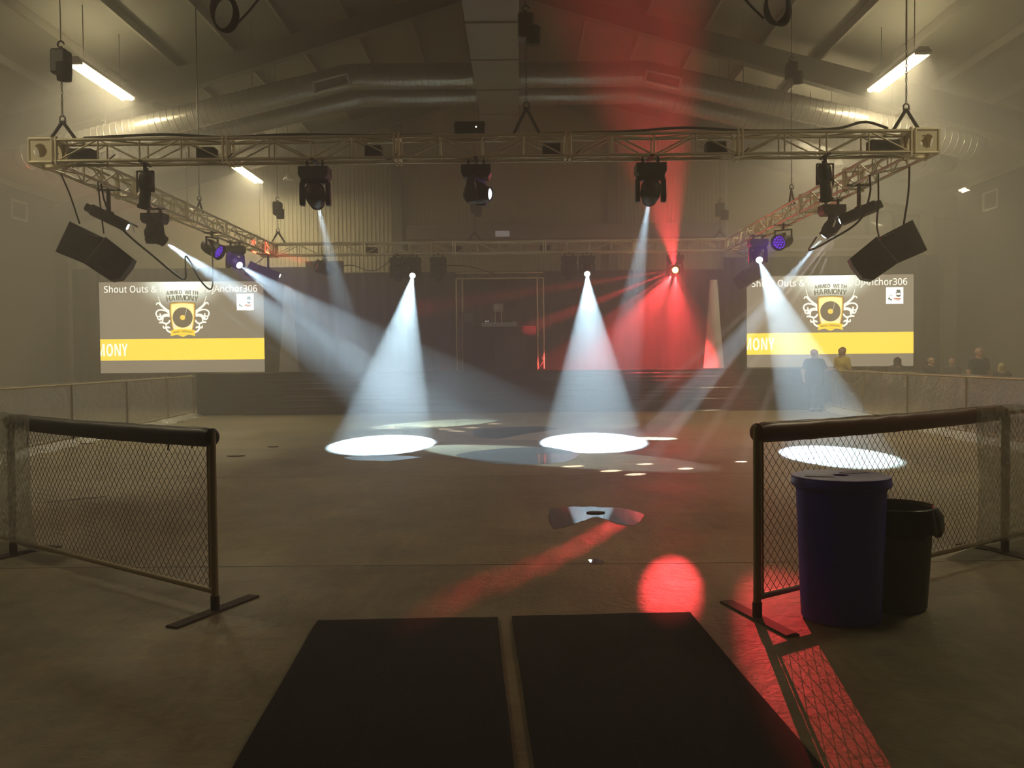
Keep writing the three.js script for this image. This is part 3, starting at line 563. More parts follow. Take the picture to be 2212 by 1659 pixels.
// ---------------------------------------------------------------- projection screens
function screenArt(left) {
  const W = 1472, H = 808, c = document.createElement('canvas'); c.width = W; c.height = H; const g = c.getContext('2d');
  g.fillStyle = '#746a58'; g.fillRect(0, 0, W, H);
  // the projected picture has a pale burst behind the crest
  const rg = g.createRadialGradient(W / 2, 0, 10, W / 2, 0, 330); rg.addColorStop(0, '#ffffff'); rg.addColorStop(0.30, '#f4faee'); rg.addColorStop(0.55, 'rgba(214,220,200,0.8)'); rg.addColorStop(1, 'rgba(116,106,88,0)');
  g.save(); g.translate(W / 2, 0); g.scale(1.5, 0.85); g.translate(-W / 2, 0); g.fillStyle = rg; g.fillRect(0, 0, W, 420); g.restore();
  g.fillStyle = '#fbfae8'; g.font = '80px sans-serif'; g.textBaseline = 'alphabetic';
  g.fillText('Shout Outs & Requests @DjAnchor306', 40, 92, 1390);
  // crest
  const cx = W / 2 + 6;
  const arc = (txt, y, size, color, r, fnt, span) => { g.font = `${fnt} ${size}px sans-serif`; g.fillStyle = color; g.textAlign = 'center'; const n = txt.length; for (let i = 0; i < n; i++) { const a = ((i - (n - 1) / 2) / n) * span; g.save(); g.translate(cx, y + r); g.rotate(a); g.fillText(txt[i], 0, -r); g.restore(); } g.textAlign = 'left'; };
  arc('ARMED WITH', 108, 46, '#5d5d4a', 900, 'bold', 0.315);
  arc('HARMONY', 166, 64, '#575746', 900, 'bold', 0.315);
  const swirl = (s) => { g.save(); g.translate(cx, 0); g.scale(s, 1); g.strokeStyle = g.fillStyle = '#fbf7e2'; g.lineCap = 'round';
    g.lineWidth = 5; g.beginPath(); g.moveTo(100, 300); g.quadraticCurveTo(190, 240, 215, 130); g.stroke();
    g.lineWidth = 20; g.beginPath(); g.moveTo(112, 268); g.quadraticCurveTo(170, 235, 205, 190); g.stroke(); g.lineWidth = 11; g.beginPath(); g.moveTo(205, 190); g.quadraticCurveTo(225, 180, 232, 200); g.stroke();
    g.lineWidth = 13; g.beginPath(); g.moveTo(112, 285); g.bezierCurveTo(170, 230, 245, 240, 236, 290); g.bezierCurveTo(230, 320, 190, 312, 200, 286); g.stroke();
    g.lineWidth = 26; g.beginPath(); g.moveTo(112, 300); g.quadraticCurveTo(170, 285, 196, 330); g.stroke(); g.lineWidth = 11; g.beginPath(); g.moveTo(196, 330); g.quadraticCurveTo(212, 350, 226, 318); g.stroke(); g.beginPath(); g.moveTo(176, 318); g.quadraticCurveTo(176, 360, 196, 362); g.stroke();
    g.lineWidth = 15; g.beginPath(); g.moveTo(114, 345); g.bezierCurveTo(150, 400, 165, 350, 205, 362); g.stroke(); g.lineWidth = 12; g.beginPath(); g.moveTo(150, 372); g.bezierCurveTo(140, 420, 180, 420, 174, 395); g.stroke();
    g.lineWidth = 15; g.beginPath(); g.moveTo(90, 455); g.bezierCurveTo(170, 440, 150, 385, 122, 408); g.stroke(); g.restore(); };
  swirl(1); swirl(-1);
  const shield = (k, col) => { g.fillStyle = col; g.beginPath(); g.moveTo(cx - 116 * k, 188 + (1 - k) * 90); g.quadraticCurveTo(cx, 168 + (1 - k) * 110, cx + 116 * k, 188 + (1 - k) * 90); g.quadraticCurveTo(cx + 124 * k, 340, cx + 88 * k, 440); g.lineTo(cx - 88 * k, 440); g.quadraticCurveTo(cx - 124 * k, 340, cx - 116 * k, 188 + (1 - k) * 90); g.fill(); };
  shield(1, '#6a5a33'); shield(0.95, '#c79a3f'); shield(0.86, '#ffe596');
  g.fillStyle = '#5e5440'; g.beginPath(); g.arc(cx, 318, 90, 0, 7); g.fill();
  g.strokeStyle = '#6b6150'; g.lineWidth = 2; for (const r of [80, 70, 60, 50, 38]) { g.beginPath(); g.arc(cx, 318, r, 0, 7); g.stroke(); }
  g.fillStyle = '#f3c552'; g.beginPath(); g.arc(cx, 318, 23, 0, 7); g.fill();
  g.strokeStyle = '#c9bea6'; g.lineWidth = 4; g.beginPath(); g.moveTo(cx + 20, 312); g.lineTo(cx + 40, 236); g.stroke();
  g.fillStyle = '#e7d6bd'; for (const s of [-1, 1]) { g.beginPath(); g.arc(cx + s * 74, 392, 15, 0, 7); g.fill(); }
  g.fillStyle = '#f0c93c'; g.beginPath(); g.moveTo(cx - 118, 436); g.quadraticCurveTo(cx, 404, cx + 118, 436); g.lineTo(cx + 104, 456); g.lineTo(cx + 112, 484); g.quadraticCurveTo(cx, 452, cx - 112, 484); g.lineTo(cx - 104, 456); g.closePath(); g.fill();
  g.beginPath(); g.moveTo(cx - 50, 470); g.lineTo(cx + 50, 470); g.lineTo(cx, 492); g.closePath(); g.fill();
  arc('MUSIC SERVICES', 450, 22, '#5a4a1c', 420, 'bold', 0.40);
  // white square emblem
  g.fillStyle = '#fffef4'; g.fillRect(1230, 112, 152, 146);
  g.fillStyle = '#4d574e'; g.fillRect(1322, 134, 34, 26); g.fillRect(1314, 158, 50, 6); g.beginPath(); g.arc(1339, 180, 19, 0, Math.PI); g.fill(); g.strokeStyle = '#4d574e'; g.lineWidth = 3; g.beginPath(); g.arc(1339, 178, 20, 0, 7); g.stroke();
  g.beginPath(); g.arc(1272, 198, 17, 2.6, 6.2); g.stroke(); g.fillStyle = '#3f4a44'; g.beginPath(); g.arc(1258, 212, 9, 0, 7); g.arc(1274, 222, 8, 0, 7); g.fill();
  g.fillStyle = '#c4552f'; g.fillRect(1298, 208, 62, 12); g.fillStyle = '#4d574e'; g.fillRect(1318, 224, 36, 5);
  // ticker band
  g.fillStyle = '#f6cf45'; g.fillRect(0, 506, W, 190);
  g.save(); g.beginPath(); g.rect(0, 506, W, 190); g.clip(); g.fillStyle = '#fff6dc'; g.font = 'bold 150px sans-serif'; g.translate(0, 656); g.scale(0.62, 1); g.fillText('MONY', -60, 0); g.restore();
  const t = new THREE.CanvasTexture(c); t.colorSpace = THREE.SRGBColorSpace; t.magFilter = THREE.LinearFilter; return t;
}
const art = screenArt(true);
const screenGlow = new THREE.MeshStandardMaterial({ color: 0x1a1a1a, roughness: 0.9, emissive: 0xffffff, emissiveMap: art, emissiveIntensity: 4.0 });
for (const [x, yaw, label] of [[-11.30, 0.03, 'left lit projection screen showing the crest and yellow ticker band'], [10.44, -0.05, 'right lit projection screen showing the crest and yellow ticker band']]) {
  const t = thing('projection_screen', label, 'screen', [x, 1.255, -30.35], 'two lit projection screens'); t.rotation.y = yaw;
  const w = 5.48, h = 3.05;
  mesh('screen_image', new THREE.PlaneGeometry(w, h).translate(0, h / 2, 0.012), screenGlow, t);
  mesh('screen_backing', box(w + 0.02, h + 0.02, 0.02, 0, h / 2, 0), M.black, t);
  mesh('screen_frame', [box(w + 0.1, 0.05, 0.04, 0, h + 0.03, -0.01), box(w + 0.1, 0.05, 0.04, 0, -0.03, -0.01), box(0.05, h + 0.1, 0.04, -w / 2 - 0.03, h / 2, -0.01), box(0.05, h + 0.1, 0.04, w / 2 + 0.03, h / 2, -0.01)], M.black, t);
  for (const s of [-1, 1]) mesh('screen_leg', [box(0.05, 1.255, 0.05, s * (w / 2 - 0.25), -0.6275, -0.05), box(0.06, 0.04, 0.9, s * (w / 2 - 0.25), -1.235, -0.05)], M.black, t);
}

// ---------------------------------------------------------------- DJ booth on the stage
{
  const H = STAGE.h;
  const goal = thing('stage_frame_truss', 'slim aluminium goal-post truss framing the DJ booth on stage', 'truss', [-0.58, H, -29.5]);
  const lad = (name, a, b, wv) => {
    const g = part(name, goal), n = Math.round(a.distanceTo(b) / 0.3);
    for (const s of [-1, 1]) mesh('chord', rod(a.clone().addScaledVector(wv, s), b.clone().addScaledVector(wv, s), 0.022, 8), M.alu, g);
    for (let i = 0; i < n; i++) { const p = a.clone().lerp(b, i / n), q = a.clone().lerp(b, (i + 1) / n), s = i % 2 ? 1 : -1; mesh('brace', rod(p.addScaledVector(wv, s), q.addScaledVector(wv, -s), 0.009, 6), M.aluDull, g); }
  };
  lad('post', Z(-1.32, 0, 0), Z(-1.32, 3.0, 0), Z(0.10, 0, 0)); lad('post', Z(1.32, 0, 0), Z(1.32, 3.0, 0), Z(0.10, 0, 0));
  lad('crossbar', Z(-1.42, 3.08, 0), Z(1.42, 3.08, 0), Z(0, 0.09, 0));
  for (const s of [-1, 1]) mesh('base_plate', box(0.5, 0.02, 0.5, s * 1.32, 0.01, 0), M.black, goal);
  const booth = thing('dj_booth', 'dark DJ table with cloth front on the stage', 'table', [-0.58, H, -28.7]);
  mesh('table_top', rbox(2.3, 0.05, 0.7, 0.01, 0, 1.36, 0), M.black, booth);
  mesh('cloth_front', box(2.28, 1.33, 0.03, 0, 0.665, 0.34), M.drape, booth);
  for (const sx of [-1, 1]) for (const sz of [-1, 1]) mesh('leg', box(0.05, 1.34, 0.05, sx * 1.08, 0.67, sz * 0.28), M.black, booth);
  const sub = thing('stage_subwoofer', 'dark loudspeaker with round cone below the DJ table', 'loudspeaker', [-0.12, H, -28.1]);
  mesh('enclosure', rbox(1.0, 1.1, 0.45, 0.02, -0.1, 0.55, 0), M.black, sub);
  mesh('woofer_surround', new THREE.TorusGeometry(0.20, 0.025, 8, 28).translate(0.12, 0.92 - 0.1, 0.225), std([0.09, 0.085, 0.07], 0.5), sub);
  mesh('woofer_cone', lathe([[0, -0.06], [0.06, -0.04], [0.18, 0.0]], 24).rotateX(Math.PI / 2).translate(0.12, 0.82, 0.235), std([0.05, 0.05, 0.045], 0.5), sub);
  const mix = thing('dj_controller', 'silver edged DJ mixing console on the booth', 'dj equipment', [-0.58, H + 1.385, -28.66]);
  mesh('console_body', rbox(1.05, 0.10, 0.42, 0.015, 0, 0.05, 0), std([0.35, 0.35, 0.34], 0.35, 0.6), mix);
  mesh('console_edge', [box(1.09, 0.02, 0.02, 0, 0.11, 0.21), box(1.09, 0.02, 0.02, 0, 0.01, 0.21), box(0.02, 0.12, 0.02, -0.54, 0.06, 0.21), box(0.02, 0.12, 0.02, 0.54, 0.06, 0.21)], M.white, mix);
  for (const x of [-0.3, 0.3]) { const p = part('turntable', mix); mesh('platter', lathe([[0, 0.03], [0.15, 0.03], [0.155, 0.01], [0.155, 0]], 24).translate(x, 0.10, 0), M.black, p); mesh('tone_arm', rod(Z(x + 0.17, 0.14, -0.12), Z(x + 0.10, 0.13, 0.06), 0.008, 6), M.alu, p); }
  for (const x of [-0.43, -0.36]) mesh('headphone_lamp', new THREE.SphereGeometry(0.02, 8, 6).translate(x, 0.17, 0.15), glow([1, 1, 1], 1.2), mix);
  const lap = thing('laptop', 'pale laptop lid above the DJ console', 'laptop', [-0.62, H + 1.385, -28.9]);
  mesh('stand', [rod(Z(-0.1, 0, 0), Z(-0.1, 0.5, 0), 0.012), rod(Z(0.1, 0, 0), Z(0.1, 0.5, 0), 0.012), box(0.3, 0.015, 0.22, 0, 0.5, 0)], M.alu, lap);
  mesh('lid', rbox(0.30, 0.22, 0.012, 0.005).rotateX(-0.2).translate(0, 0.63, 0.12), std([0.5, 0.48, 0.47], 0.4, 0.3), lap);
  mesh('keyboard_base', rbox(0.30, 0.015, 0.22, 0.005, 0, 0.515, 0), std([0.5, 0.48, 0.47], 0.4, 0.3), lap);
  const amp = thing('equipment_case', 'grey flight case standing left of the DJ console', 'case', [-1.60, H, -29.29]);
  mesh('case_body', rbox(0.36, 1.9, 0.4, 0.02, 0, 0.95, 0), M.blackSoft, amp);
  mesh('case_panel', box(0.30, 0.34, 0.012, 0, 1.68, 0.205), std([0.16, 0.15, 0.15], 0.6), amp);
}

// ---------------------------------------------------------------- barrier fencing round the dance floor
const linkEdge = new THREE.CylinderGeometry(0.0021, 0.0021, 1, 4, 1);
function chainLink(parent, len, y0, y1) {
  const a = 0.031, b = 0.036, nx = Math.floor(len / a), ny = Math.floor((y1 - y0) / b), mats = [];
  const q1 = new THREE.Quaternion().setFromUnitVectors(UPV, Z(a, b, 0).normalize()), q2 = new THREE.Quaternion().setFromUnitVectors(UPV, Z(-a, b, 0).normalize()), L = Math.hypot(a, b) * 1.04;
  for (let i = 0; i < nx; i++) for (let j = 0; j < ny; j++) {
    const rising = (i + j) % 2 === 0;
    const sag = 0.006 * Math.sin(i * 0.37) * Math.sin(j * 0.21);
    mats.push(new THREE.Matrix4().compose(Z((i + 0.5) * a, y0 + (j + 0.5) * b, sag + ((i + j) % 2 ? 0.002 : -0.002)), rising ? q1 : q2, Z(1, L, 1)));
  }
  const im = new THREE.InstancedMesh(linkEdge, M.wire, mats.length); mats.forEach((m, k) => im.setMatrixAt(k, m));
  im.name = 'chain_link_mesh'; im.userData.kind = 'stuff'; im.castShadow = im.receiveShadow = true; parent.add(im);
}
function sheet(parent, len, y1, { swag = false, lift = 0.04, x0 = 0, seedK = 0, drop = 0, side = 1 } = {}) {
  const nx = Math.round(len * 26), ny = 44, pos = [], uv = [], idx = [];
  for (let j = 0; j <= ny; j++) for (let i = 0; i <= nx; i++) {
    const u = i / nx, v = j / ny, x = x0 + u * len, y = y1 * v;
    let z = lift + 0.05 * (n16(u * 5 + seedK * 3.1, v * 2) - 0.5) + 0.012 * (n64(u * 14 + seedK * 7, v * 2 + u * 3) - 0.5) + 0.012 * (n64(u * 22 + v * 9 + seedK, v * 9 - u * 5) - 0.5);
    if (v < 0.12) z += side * (0.12 - v) * 3.2 * (0.6 + 0.6 * n16(u * 6 + seedK, 3));
    if (swag) for (const [vt, dp, am] of [[0.97, 0.50, 0.07], [0.86, 0.62, 0.06], [0.99, 0.30, 0.04]]) { const yc = vt - dp * (1 - Math.pow(2 * u - 1, 2)); z += am * Math.exp(-Math.pow((v - yc) / 0.035, 2)); }
    const top = v === 1 ? 0.02 * (n64(u * 30 + seedK, 5) - 0.5) - drop * Math.sin(u * Math.PI) : 0;
    pos.push(x, Math.max(0.004, y + top), z); uv.push(x + seedK * 1.7, y);
  }
  for (let j = 0; j < ny; j++) for (let i = 0; i < nx; i++) { const a = j * (nx + 1) + i; idx.push(a, a + 1, a + nx + 1, a + 1, a + nx + 2, a + nx + 1); }
  const g = new THREE.BufferGeometry(); g.setAttribute('position', new THREE.Float32BufferAttribute(pos, 3)); g.setAttribute('uv', new THREE.Float32BufferAttribute(uv, 2)); g.setIndex(idx); g.computeVertexNormals();
  return mesh('plastic_sheet', g, M.plastic, parent);
}
function fence(a, b, label, o = {}) {
  const t = thing('barrier_panel', label, 'barrier', [a[0], 0, -a[1]], o.group ?? 'plastic covered barrier panels');
  const dx = b[0] - a[0], dz = -(b[1] - a[1]), len = Math.hypot(dx, dz); t.rotation.y = Math.atan2(-dz, dx);
  const H = o.h ?? 1.16, r = 0.024;
  for (const x of [0, len]) { mesh('post', rod(Z(x, 0.012, 0), Z(x, H, 0), r, 12), M.galv, t); }
  mesh('top_rail', rod(Z(0, H - r, 0), Z(len, H - r, 0), 0.02, 10), M.galv, t);
  mesh('bottom_rail', rod(Z(0, 0.13, 0), Z(len, 0.13, 0), 0.02, 10), M.galv, t);
  for (const x of o.feet ?? [0, len]) { const f = mesh('foot_plate', [rbox(0.09, 0.012, 0.78, 0.004, 0, 0.006, 0), rod(Z(0, 0.01, 0), Z(0, 0.10, 0), 0.029, 12)], M.rust, t); f.position.set(x, 0, 0); f.rotation.y = o.footTurn ?? 0; }
  if (o.link) {
    chainLink(t, len, 0.15, H - 0.05);
    mesh('tension_bar', rod(Z(0.05, 0.13, 0), Z(0.05, H - 0.04, 0), 0.009, 6), M.galv, t); mesh('tension_bar', rod(Z(len - 0.05, 0.13, 0), Z(len - 0.05, H - 0.04, 0), 0.009, 6), M.galv, t);
  }
  if (o.foam) {
    const ns = 40, ring = 18, pos = [], idx = [];
    for (let i = 0; i <= ns; i++) for (let k = 0; k <= ring; k++) { const u = o.foam[1] + (o.foam[2] - o.foam[1]) * i / ns, al = k / ring * Math.PI * 2, rr = 0.058 + 0.006 * n64(i * 0.7, k * 0.9) + (i === 0 || i === ns ? -0.012 : 0); pos.push(u * len, H - 0.03 + rr * Math.cos(al) * 1.05 - 0.012 * Math.sin(i / ns * Math.PI), rr * Math.sin(al)); }
    for (let i = 0; i < ns; i++) for (let k = 0; k < ring; k++) { const p = i * (ring + 1) + k; idx.push(p, p + 1, p + ring + 1, p + 1, p + ring + 2, p + ring + 1); }
    const g = new THREE.BufferGeometry(); g.setAttribute('position', new THREE.Float32BufferAttribute(pos, 3)); g.setIndex(idx); g.computeVertexNormals();
    mesh('foam_cover', g, o.foam[0], t);
    mesh('foam_end', new THREE.SphereGeometry(0.055, 14, 10).scale(0.35, 1.05, 1).translate(o.foam[2] * len, H - 0.03, 0), o.foam[0], t);
    mesh('foam_end', new THREE.SphereGeometry(0.055, 14, 10).scale(0.35, 1.05, 1).translate(o.foam[1] * len, H - 0.03, 0), o.foam[0], t);
    for (const [u, l] of o.ties ?? []) mesh('tie_strip', cable([Z(u * len, H - 0.06, 0.05), Z(u * len + 0.02, H - 0.10, 0.06), Z(u * len + 0.03, H - 0.10 - l, 0.055)], 0.006, 10, 5), M.blackSoft, t);
  }
  if (o.sheet) sheet(t, o.sheet.len ?? len, H + 0.04, { side: -1, ...o.sheet });
  return t;
}
const near = 'open chain link panels at the entrance';
fence([-1.96, 5.74], [-4.23, 7.47], 'left entrance chain link panel with black foam on its top rail', { h: 1.15, link: true, foam: [M.foam, 0.0, 1.0], ties: [[0.93, 0.12], [0.66, 0.03], [0.2, 0.05], [0.1, 0.02]], group: near, footTurn: 0.27 });
fence([1.45, 5.5], [3.91, 7.27], 'right entrance chain link panel with foam top rail painted with red glow behind the bins', { h: 1.17, link: true, foam: [M.foamRedGlow, 0.0, 0.97], group: near, footTurn: -0.35 });
// clear plastic hanging over the outer ends of both entrance panels
fence([-4.25, 7.5], [-6.6, 9.2], 'plastic covered panel left of the left entrance panel', { link: true, sheet: { x0: -0.55, len: 3.45, seedK: 1, lift: -0.09, side: 1 } });
fence([3.93, 7.3], [6.4, 9.0], 'plastic covered panel right of the right entrance panel', { link: true, sheet: { x0: -0.6, len: 3.6, seedK: 2, lift: 0.09 } });
fence([-6.62, 9.22], [-8.3, 11.6], 'plastic covered panel at the left corner of the dance floor', { sheet: { seedK: 3, lift: -0.05, side: 1 } });
fence([6.42, 9.02], [8.3, 11.3], 'plastic covered panel at the right corner of the dance floor', { sheet: { seedK: 4 } });
{
  const run = (pts, side, names) => { for (let i = 0; i + 1 < pts.length; i++) fence(pts[i], pts[i + 1], `plastic covered barrier along the ${side} side, ${names[i]}`, { h: 1.2, sheet: { seedK: 5 + i + (side === 'left' ? 10 : 0), lift: side === 'left' ? -0.05 : 0.05, side: side === 'left' ? 1 : -1, swag: side === 'right' && i === 4, drop: 0.03 } }); };
  const names = ['first panel from the corner', 'second panel from the corner', 'third panel from the corner', 'second panel from the stage', 'panel nearest the stage'];
  run([[-8.3, 11.62], [-8.6, 14.7], [-8.85, 17.8], [-9.1, 20.9], [-9.35, 24.0], [-9.62, 26.7]], 'left', names);
  run([[8.3, 11.32], [8.5, 14.4], [8.65, 17.5], [8.85, 20.6], [9.05, 23.7], [9.28, 26.7]], 'right', names);
}

// ---------------------------------------------------------------- mats, bins, puddles and litter
{
  const mat = (x, d, w, l, turn, label) => {
    const t = thing('floor_mat', label, 'mat', [x, 0, -d], 'two black floor mats'); t.rotation.y = turn;
    const nx = 40, nz = 60, top = new THREE.BoxGeometry(w, 0.012, l, nx, 1, nz), p = top.attributes.position, uv = top.attributes.uv;
    for (let i = 0; i < p.count; i++) { const X = p.getX(i), Zz = p.getZ(i); const e = 0.012 * (n16(X * 2.2 + x * 5 + 9, Zz * 1.3 + 3) - 0.5); if (Math.abs(Zz + l / 2) < 0.01) p.setZ(i, Zz + 0.03 * (n16(X * 3 + 5 * x + 20, 1.5) - 0.5)); if (Math.abs(Math.abs(X) - w / 2) < 0.01) p.setX(i, X + 0.012 * (n16(Zz * 1.5 + 40, X + 2) - 0.5)); if (p.getY(i) > 0) p.setY(i, p.getY(i) + 0.006 + e * 0.6); uv.setXY(i, X, Zz); }
    top.computeVertexNormals();
    mesh('mat_surface', top.translate(0, 0.006, l / 2), M.mat, t);
  };
  mat(-0.69, 5.49, 1.10, 4.6, 0.054, 'left black floor mat leading into the hall');
  mat(0.50, 5.56, 1.11, 4.6, 0.050, 'right black floor mat leading into the hall, tinted red by the light');

  const bin = thing('recycling_bin', 'tall blue round recycling bin with a flat lid and round hole', 'bin', [1.96, 0, -5.5]); bin.scale.set(0.93, 0.91, 0.93);
  mesh('bin_body', lathe([[0, 0.0], [0.235, 0.0], [0.25, 0.015], [0.262, 0.3], [0.272, 0.6], [0.282, 0.86], [0.286, 0.875], [0.292, 0.88], [0.292, 0.90], [0.278, 0.905], [0.27, 0.88], [0.255, 0.3], [0, 0.03]], 48), M.blueBin, bin);
  const lidShape = new THREE.Shape(); lidShape.absarc(0, 0, 0.305, 0, Math.PI * 2, false); const hole = new THREE.Path(); hole.absarc(0, 0.0, 0.055, 0, Math.PI * 2, true); lidShape.holes.push(hole);
  const lid = part('lid', bin);
  mesh('lid_top', new THREE.ExtrudeGeometry(lidShape, { depth: 0.012, bevelEnabled: true, bevelSize: 0.005, bevelThickness: 0.005, bevelSegments: 2, curveSegments: 48 }).rotateX(-Math.PI / 2).translate(0, 0.945, 0), M.blueLid, lid);
  mesh('lid_rim', lathe([[0.296, 0.895], [0.31, 0.895], [0.314, 0.905], [0.312, 0.95], [0.296, 0.95], [0.296, 0.895]], 48), M.blueLid, lid);
  const sticker = std([0.42, 0.40, 0.38], 0.35);
  mesh('lid_label', [box(0.16, 0.002, 0.10).rotateY(0.4).translate(0.13, 0.9635, -0.13), box(0.18, 0.002, 0.10).rotateY(-0.3).translate(-0.15, 0.9635, 0.03)], std([0.11, 0.09, 0.30], 0.35), lid);
  const can = thing('trash_can', 'shorter dark grey trash can lined with a black bag', 'bin', [2.38, 0, -5.74]); can.scale.set(0.93, 0.92, 0.93);
  mesh('can_body', lathe([[0, 0.0], [0.205, 0.0], [0.215, 0.02], [0.235, 0.35], [0.25, 0.66], [0.265, 0.67], [0.265, 0.70], [0.245, 0.70], [0.23, 0.4], [0, 0.02]], 40), M.greyBin, can);
  { // bag folded over the rim, with uneven hem
    const ring = 72, prof = [[0.20, 0.30], [0.225, 0.5], [0.243, 0.69], [0.262, 0.712], [0.275, 0.70], [0.283, 0.64], [0.29, 0.56], [0.288, 0.52]], pos = [], idx = [];
    prof.forEach(([r, y], j) => { for (let k = 0; k <= ring; k++) { const a = k / ring * Math.PI * 2, q = j / (prof.length - 1); const wob = 0.012 * (n64(k * 0.9, j * 0.7) - 0.5) * (j > 4 ? 2.2 : 0.6) + (j > 4 ? 0.035 * Math.max(0, Math.cos(a - 0.15)) ** 6 : 0); const hem = j === prof.length - 1 ? 0.05 * (n16(k * 0.33, 2) - 0.4) : 0; pos.push((r + wob) * Math.cos(a), y + hem, (r + wob) * Math.sin(a)); } });
    for (let j = 0; j + 1 < prof.length; j++) for (let k = 0; k < ring; k++) { const p = j * (ring + 1) + k; idx.push(p, p + ring + 1, p + 1, p + 1, p + ring + 1, p + ring + 2); }
    const g = new THREE.BufferGeometry(); g.setAttribute('position', new THREE.Float32BufferAttribute(pos, 3)); g.setIndex(idx); g.computeVertexNormals(); mesh('bin_bag', g, M.bag, can);
  }
  const water = new THREE.MeshPhysicalMaterial({ color: new THREE.Color().setRGB(0.045, 0.042, 0.036), roughness: 0.02, ior: 1.33, clearcoat: 1, clearcoatRoughness: 0.01 });
  const paintedGlowWater = new THREE.MeshPhysicalMaterial({ color: new THREE.Color().setRGB(0.36, 0.42, 0.39), roughness: 0.05, ior: 1.33, clearcoat: 1, clearcoatRoughness: 0.02 });  // pale turquoise colour stands in for bright light reflected in the water
  const puddle = (pts, label, m = water) => {
    const curve = new THREE.CatmullRomCurve3(pts.map(([x, d]) => new THREE.Vector3(x, d, 0)), true, 'catmullrom', 0.25), q = curve.getPoints(pts.length * 8);
    const sh = new THREE.Shape(q.map((p, i) => new THREE.Vector2(p.x + 0.012 * (n64(i * 0.8, 3) - 0.5), p.y + 0.05 * (n64(i * 0.8, 9) - 0.5))));
    const g = new THREE.ExtrudeGeometry(sh, { depth: 0.003, bevelEnabled: false }).rotateX(-Math.PI / 2);
    tag(mesh('puddle', g, m, scene), label, 'puddle', 'puddles on the concrete');
  };
  puddle([[0.32, 9.57], [0.45, 9.69], [0.64, 9.71], [1.03, 9.63], [1.2, 9.41], [1.27, 9.19], [1.19, 8.85], [1.09, 8.58], [0.96, 8.66], [0.87, 8.89], [0.76, 9.07], [0.52, 8.68], [0.42, 8.51], [0.31, 8.47], [0.29, 8.89]], 'dark bow-tie shaped puddle in the middle of the floor');
  puddle([[-1.06, 15.11], [-0.78, 15.7], [-0.18, 16.22], [0.49, 16.34], [0.91, 15.56], [0.98, 14.81], [0.71, 13.96], [0.2, 13.63], [-0.29, 13.72], [-0.74, 14.26]], 'wide puddle with painted turquoise reflection among the white light pools', paintedGlowWater);
  puddle([[-1.0, 20.8], [0.4, 21.4], [0.9, 20.6], [0.2, 19.4], [-0.4, 18.2], [-0.9, 18.6]], 'dark wet patch between the two big light pools');
  puddle([[-2.9, 14.9], [-2.5, 15.15], [-2.0, 15.1], [-1.6, 14.8], [-2.1, 14.3], [-2.7, 14.5]], 'wet patch with violet glints in front of the left light pool');
  puddle([[0.54, 7.12], [0.60, 7.16], [0.66, 7.06], [0.62, 6.98], [0.56, 7.02]], 'tiny glinting puddle near the mats');
  puddle([[-5.5, 10.35], [-5.2, 10.62], [-4.95, 10.74], [-5.1, 10.55], [-5.4, 10.33]], 'thin dark wet streak behind the left entrance panel');
  const leaf = (x, d, s, label) => { const g = prism([[-0.09, 0], [-0.03, 0.05], [0.05, 0.04], [0.10, 0.0], [0.04, -0.05], [-0.05, -0.04]].map(([a, b]) => [a * s, b * s]), 0.012).rotateX(-Math.PI / 2).translate(x, 0.010, -d); tag(mesh('litter_scrap', g, M.rust, scene), label, 'litter'); };
  leaf(0.78, 9.3, 1.0, 'dark scrap lying in the bow-tie puddle');
  leaf(-4.8, 15.2, 1.6, 'flat dark scrap on the floor right of the left entrance panel');
  leaf(-4.6, 16.8, 1.1, 'small scrap on the floor near the left light pool');
}

// ---------------------------------------------------------------- people beside the stage
const skin = std([0.42, 0.25, 0.18], 0.6);
function field(bones, bounds, res, blend) {
  const mc = new MarchingCubes(res, skin, false, false, 90000); mc.isolation = 0;
  const [cx, cy, cz, half] = bounds, n = res;
  for (let k = 0; k < n; k++) for (let j = 0; j < n; j++) for (let i = 0; i < n; i++) {
    const x = cx + (i / (n / 2) - 1) * half, y = cy + (j / (n / 2) - 1) * half, z = cz + (k / (n / 2) - 1) * half;
    let acc = 0;
    for (const [a, b, ra, rb] of bones) {
      const dx = b[0] - a[0], dy = b[1] - a[1], dz = b[2] - a[2], px = x - a[0], py = y - a[1], pz = z - a[2], q = dx * dx + dy * dy + dz * dz;
      const t = q ? Math.min(1, Math.max(0, (px * dx + py * dy + pz * dz) / q)) : 0;
      const s = Math.hypot(px - t * dx, py - t * dy, pz - t * dz) - (ra + (rb - ra) * t);
      acc += Math.exp(-s * blend);
    }
    mc.field[i + j * n + k * n * n] = Math.log(acc) / blend;
  }
  mc.update();
  const g = new THREE.BufferGeometry();
  g.setAttribute('position', new THREE.BufferAttribute(mc.positionArray.slice(0, mc.count * 3), 3)); g.setAttribute('normal', new THREE.BufferAttribute(mc.normalArray.slice(0, mc.count * 3), 3));
  g.scale(half, half, half).translate(cx, cy, cz); g.deleteAttribute('normal'); g.computeVertexNormals();
  return g;
}
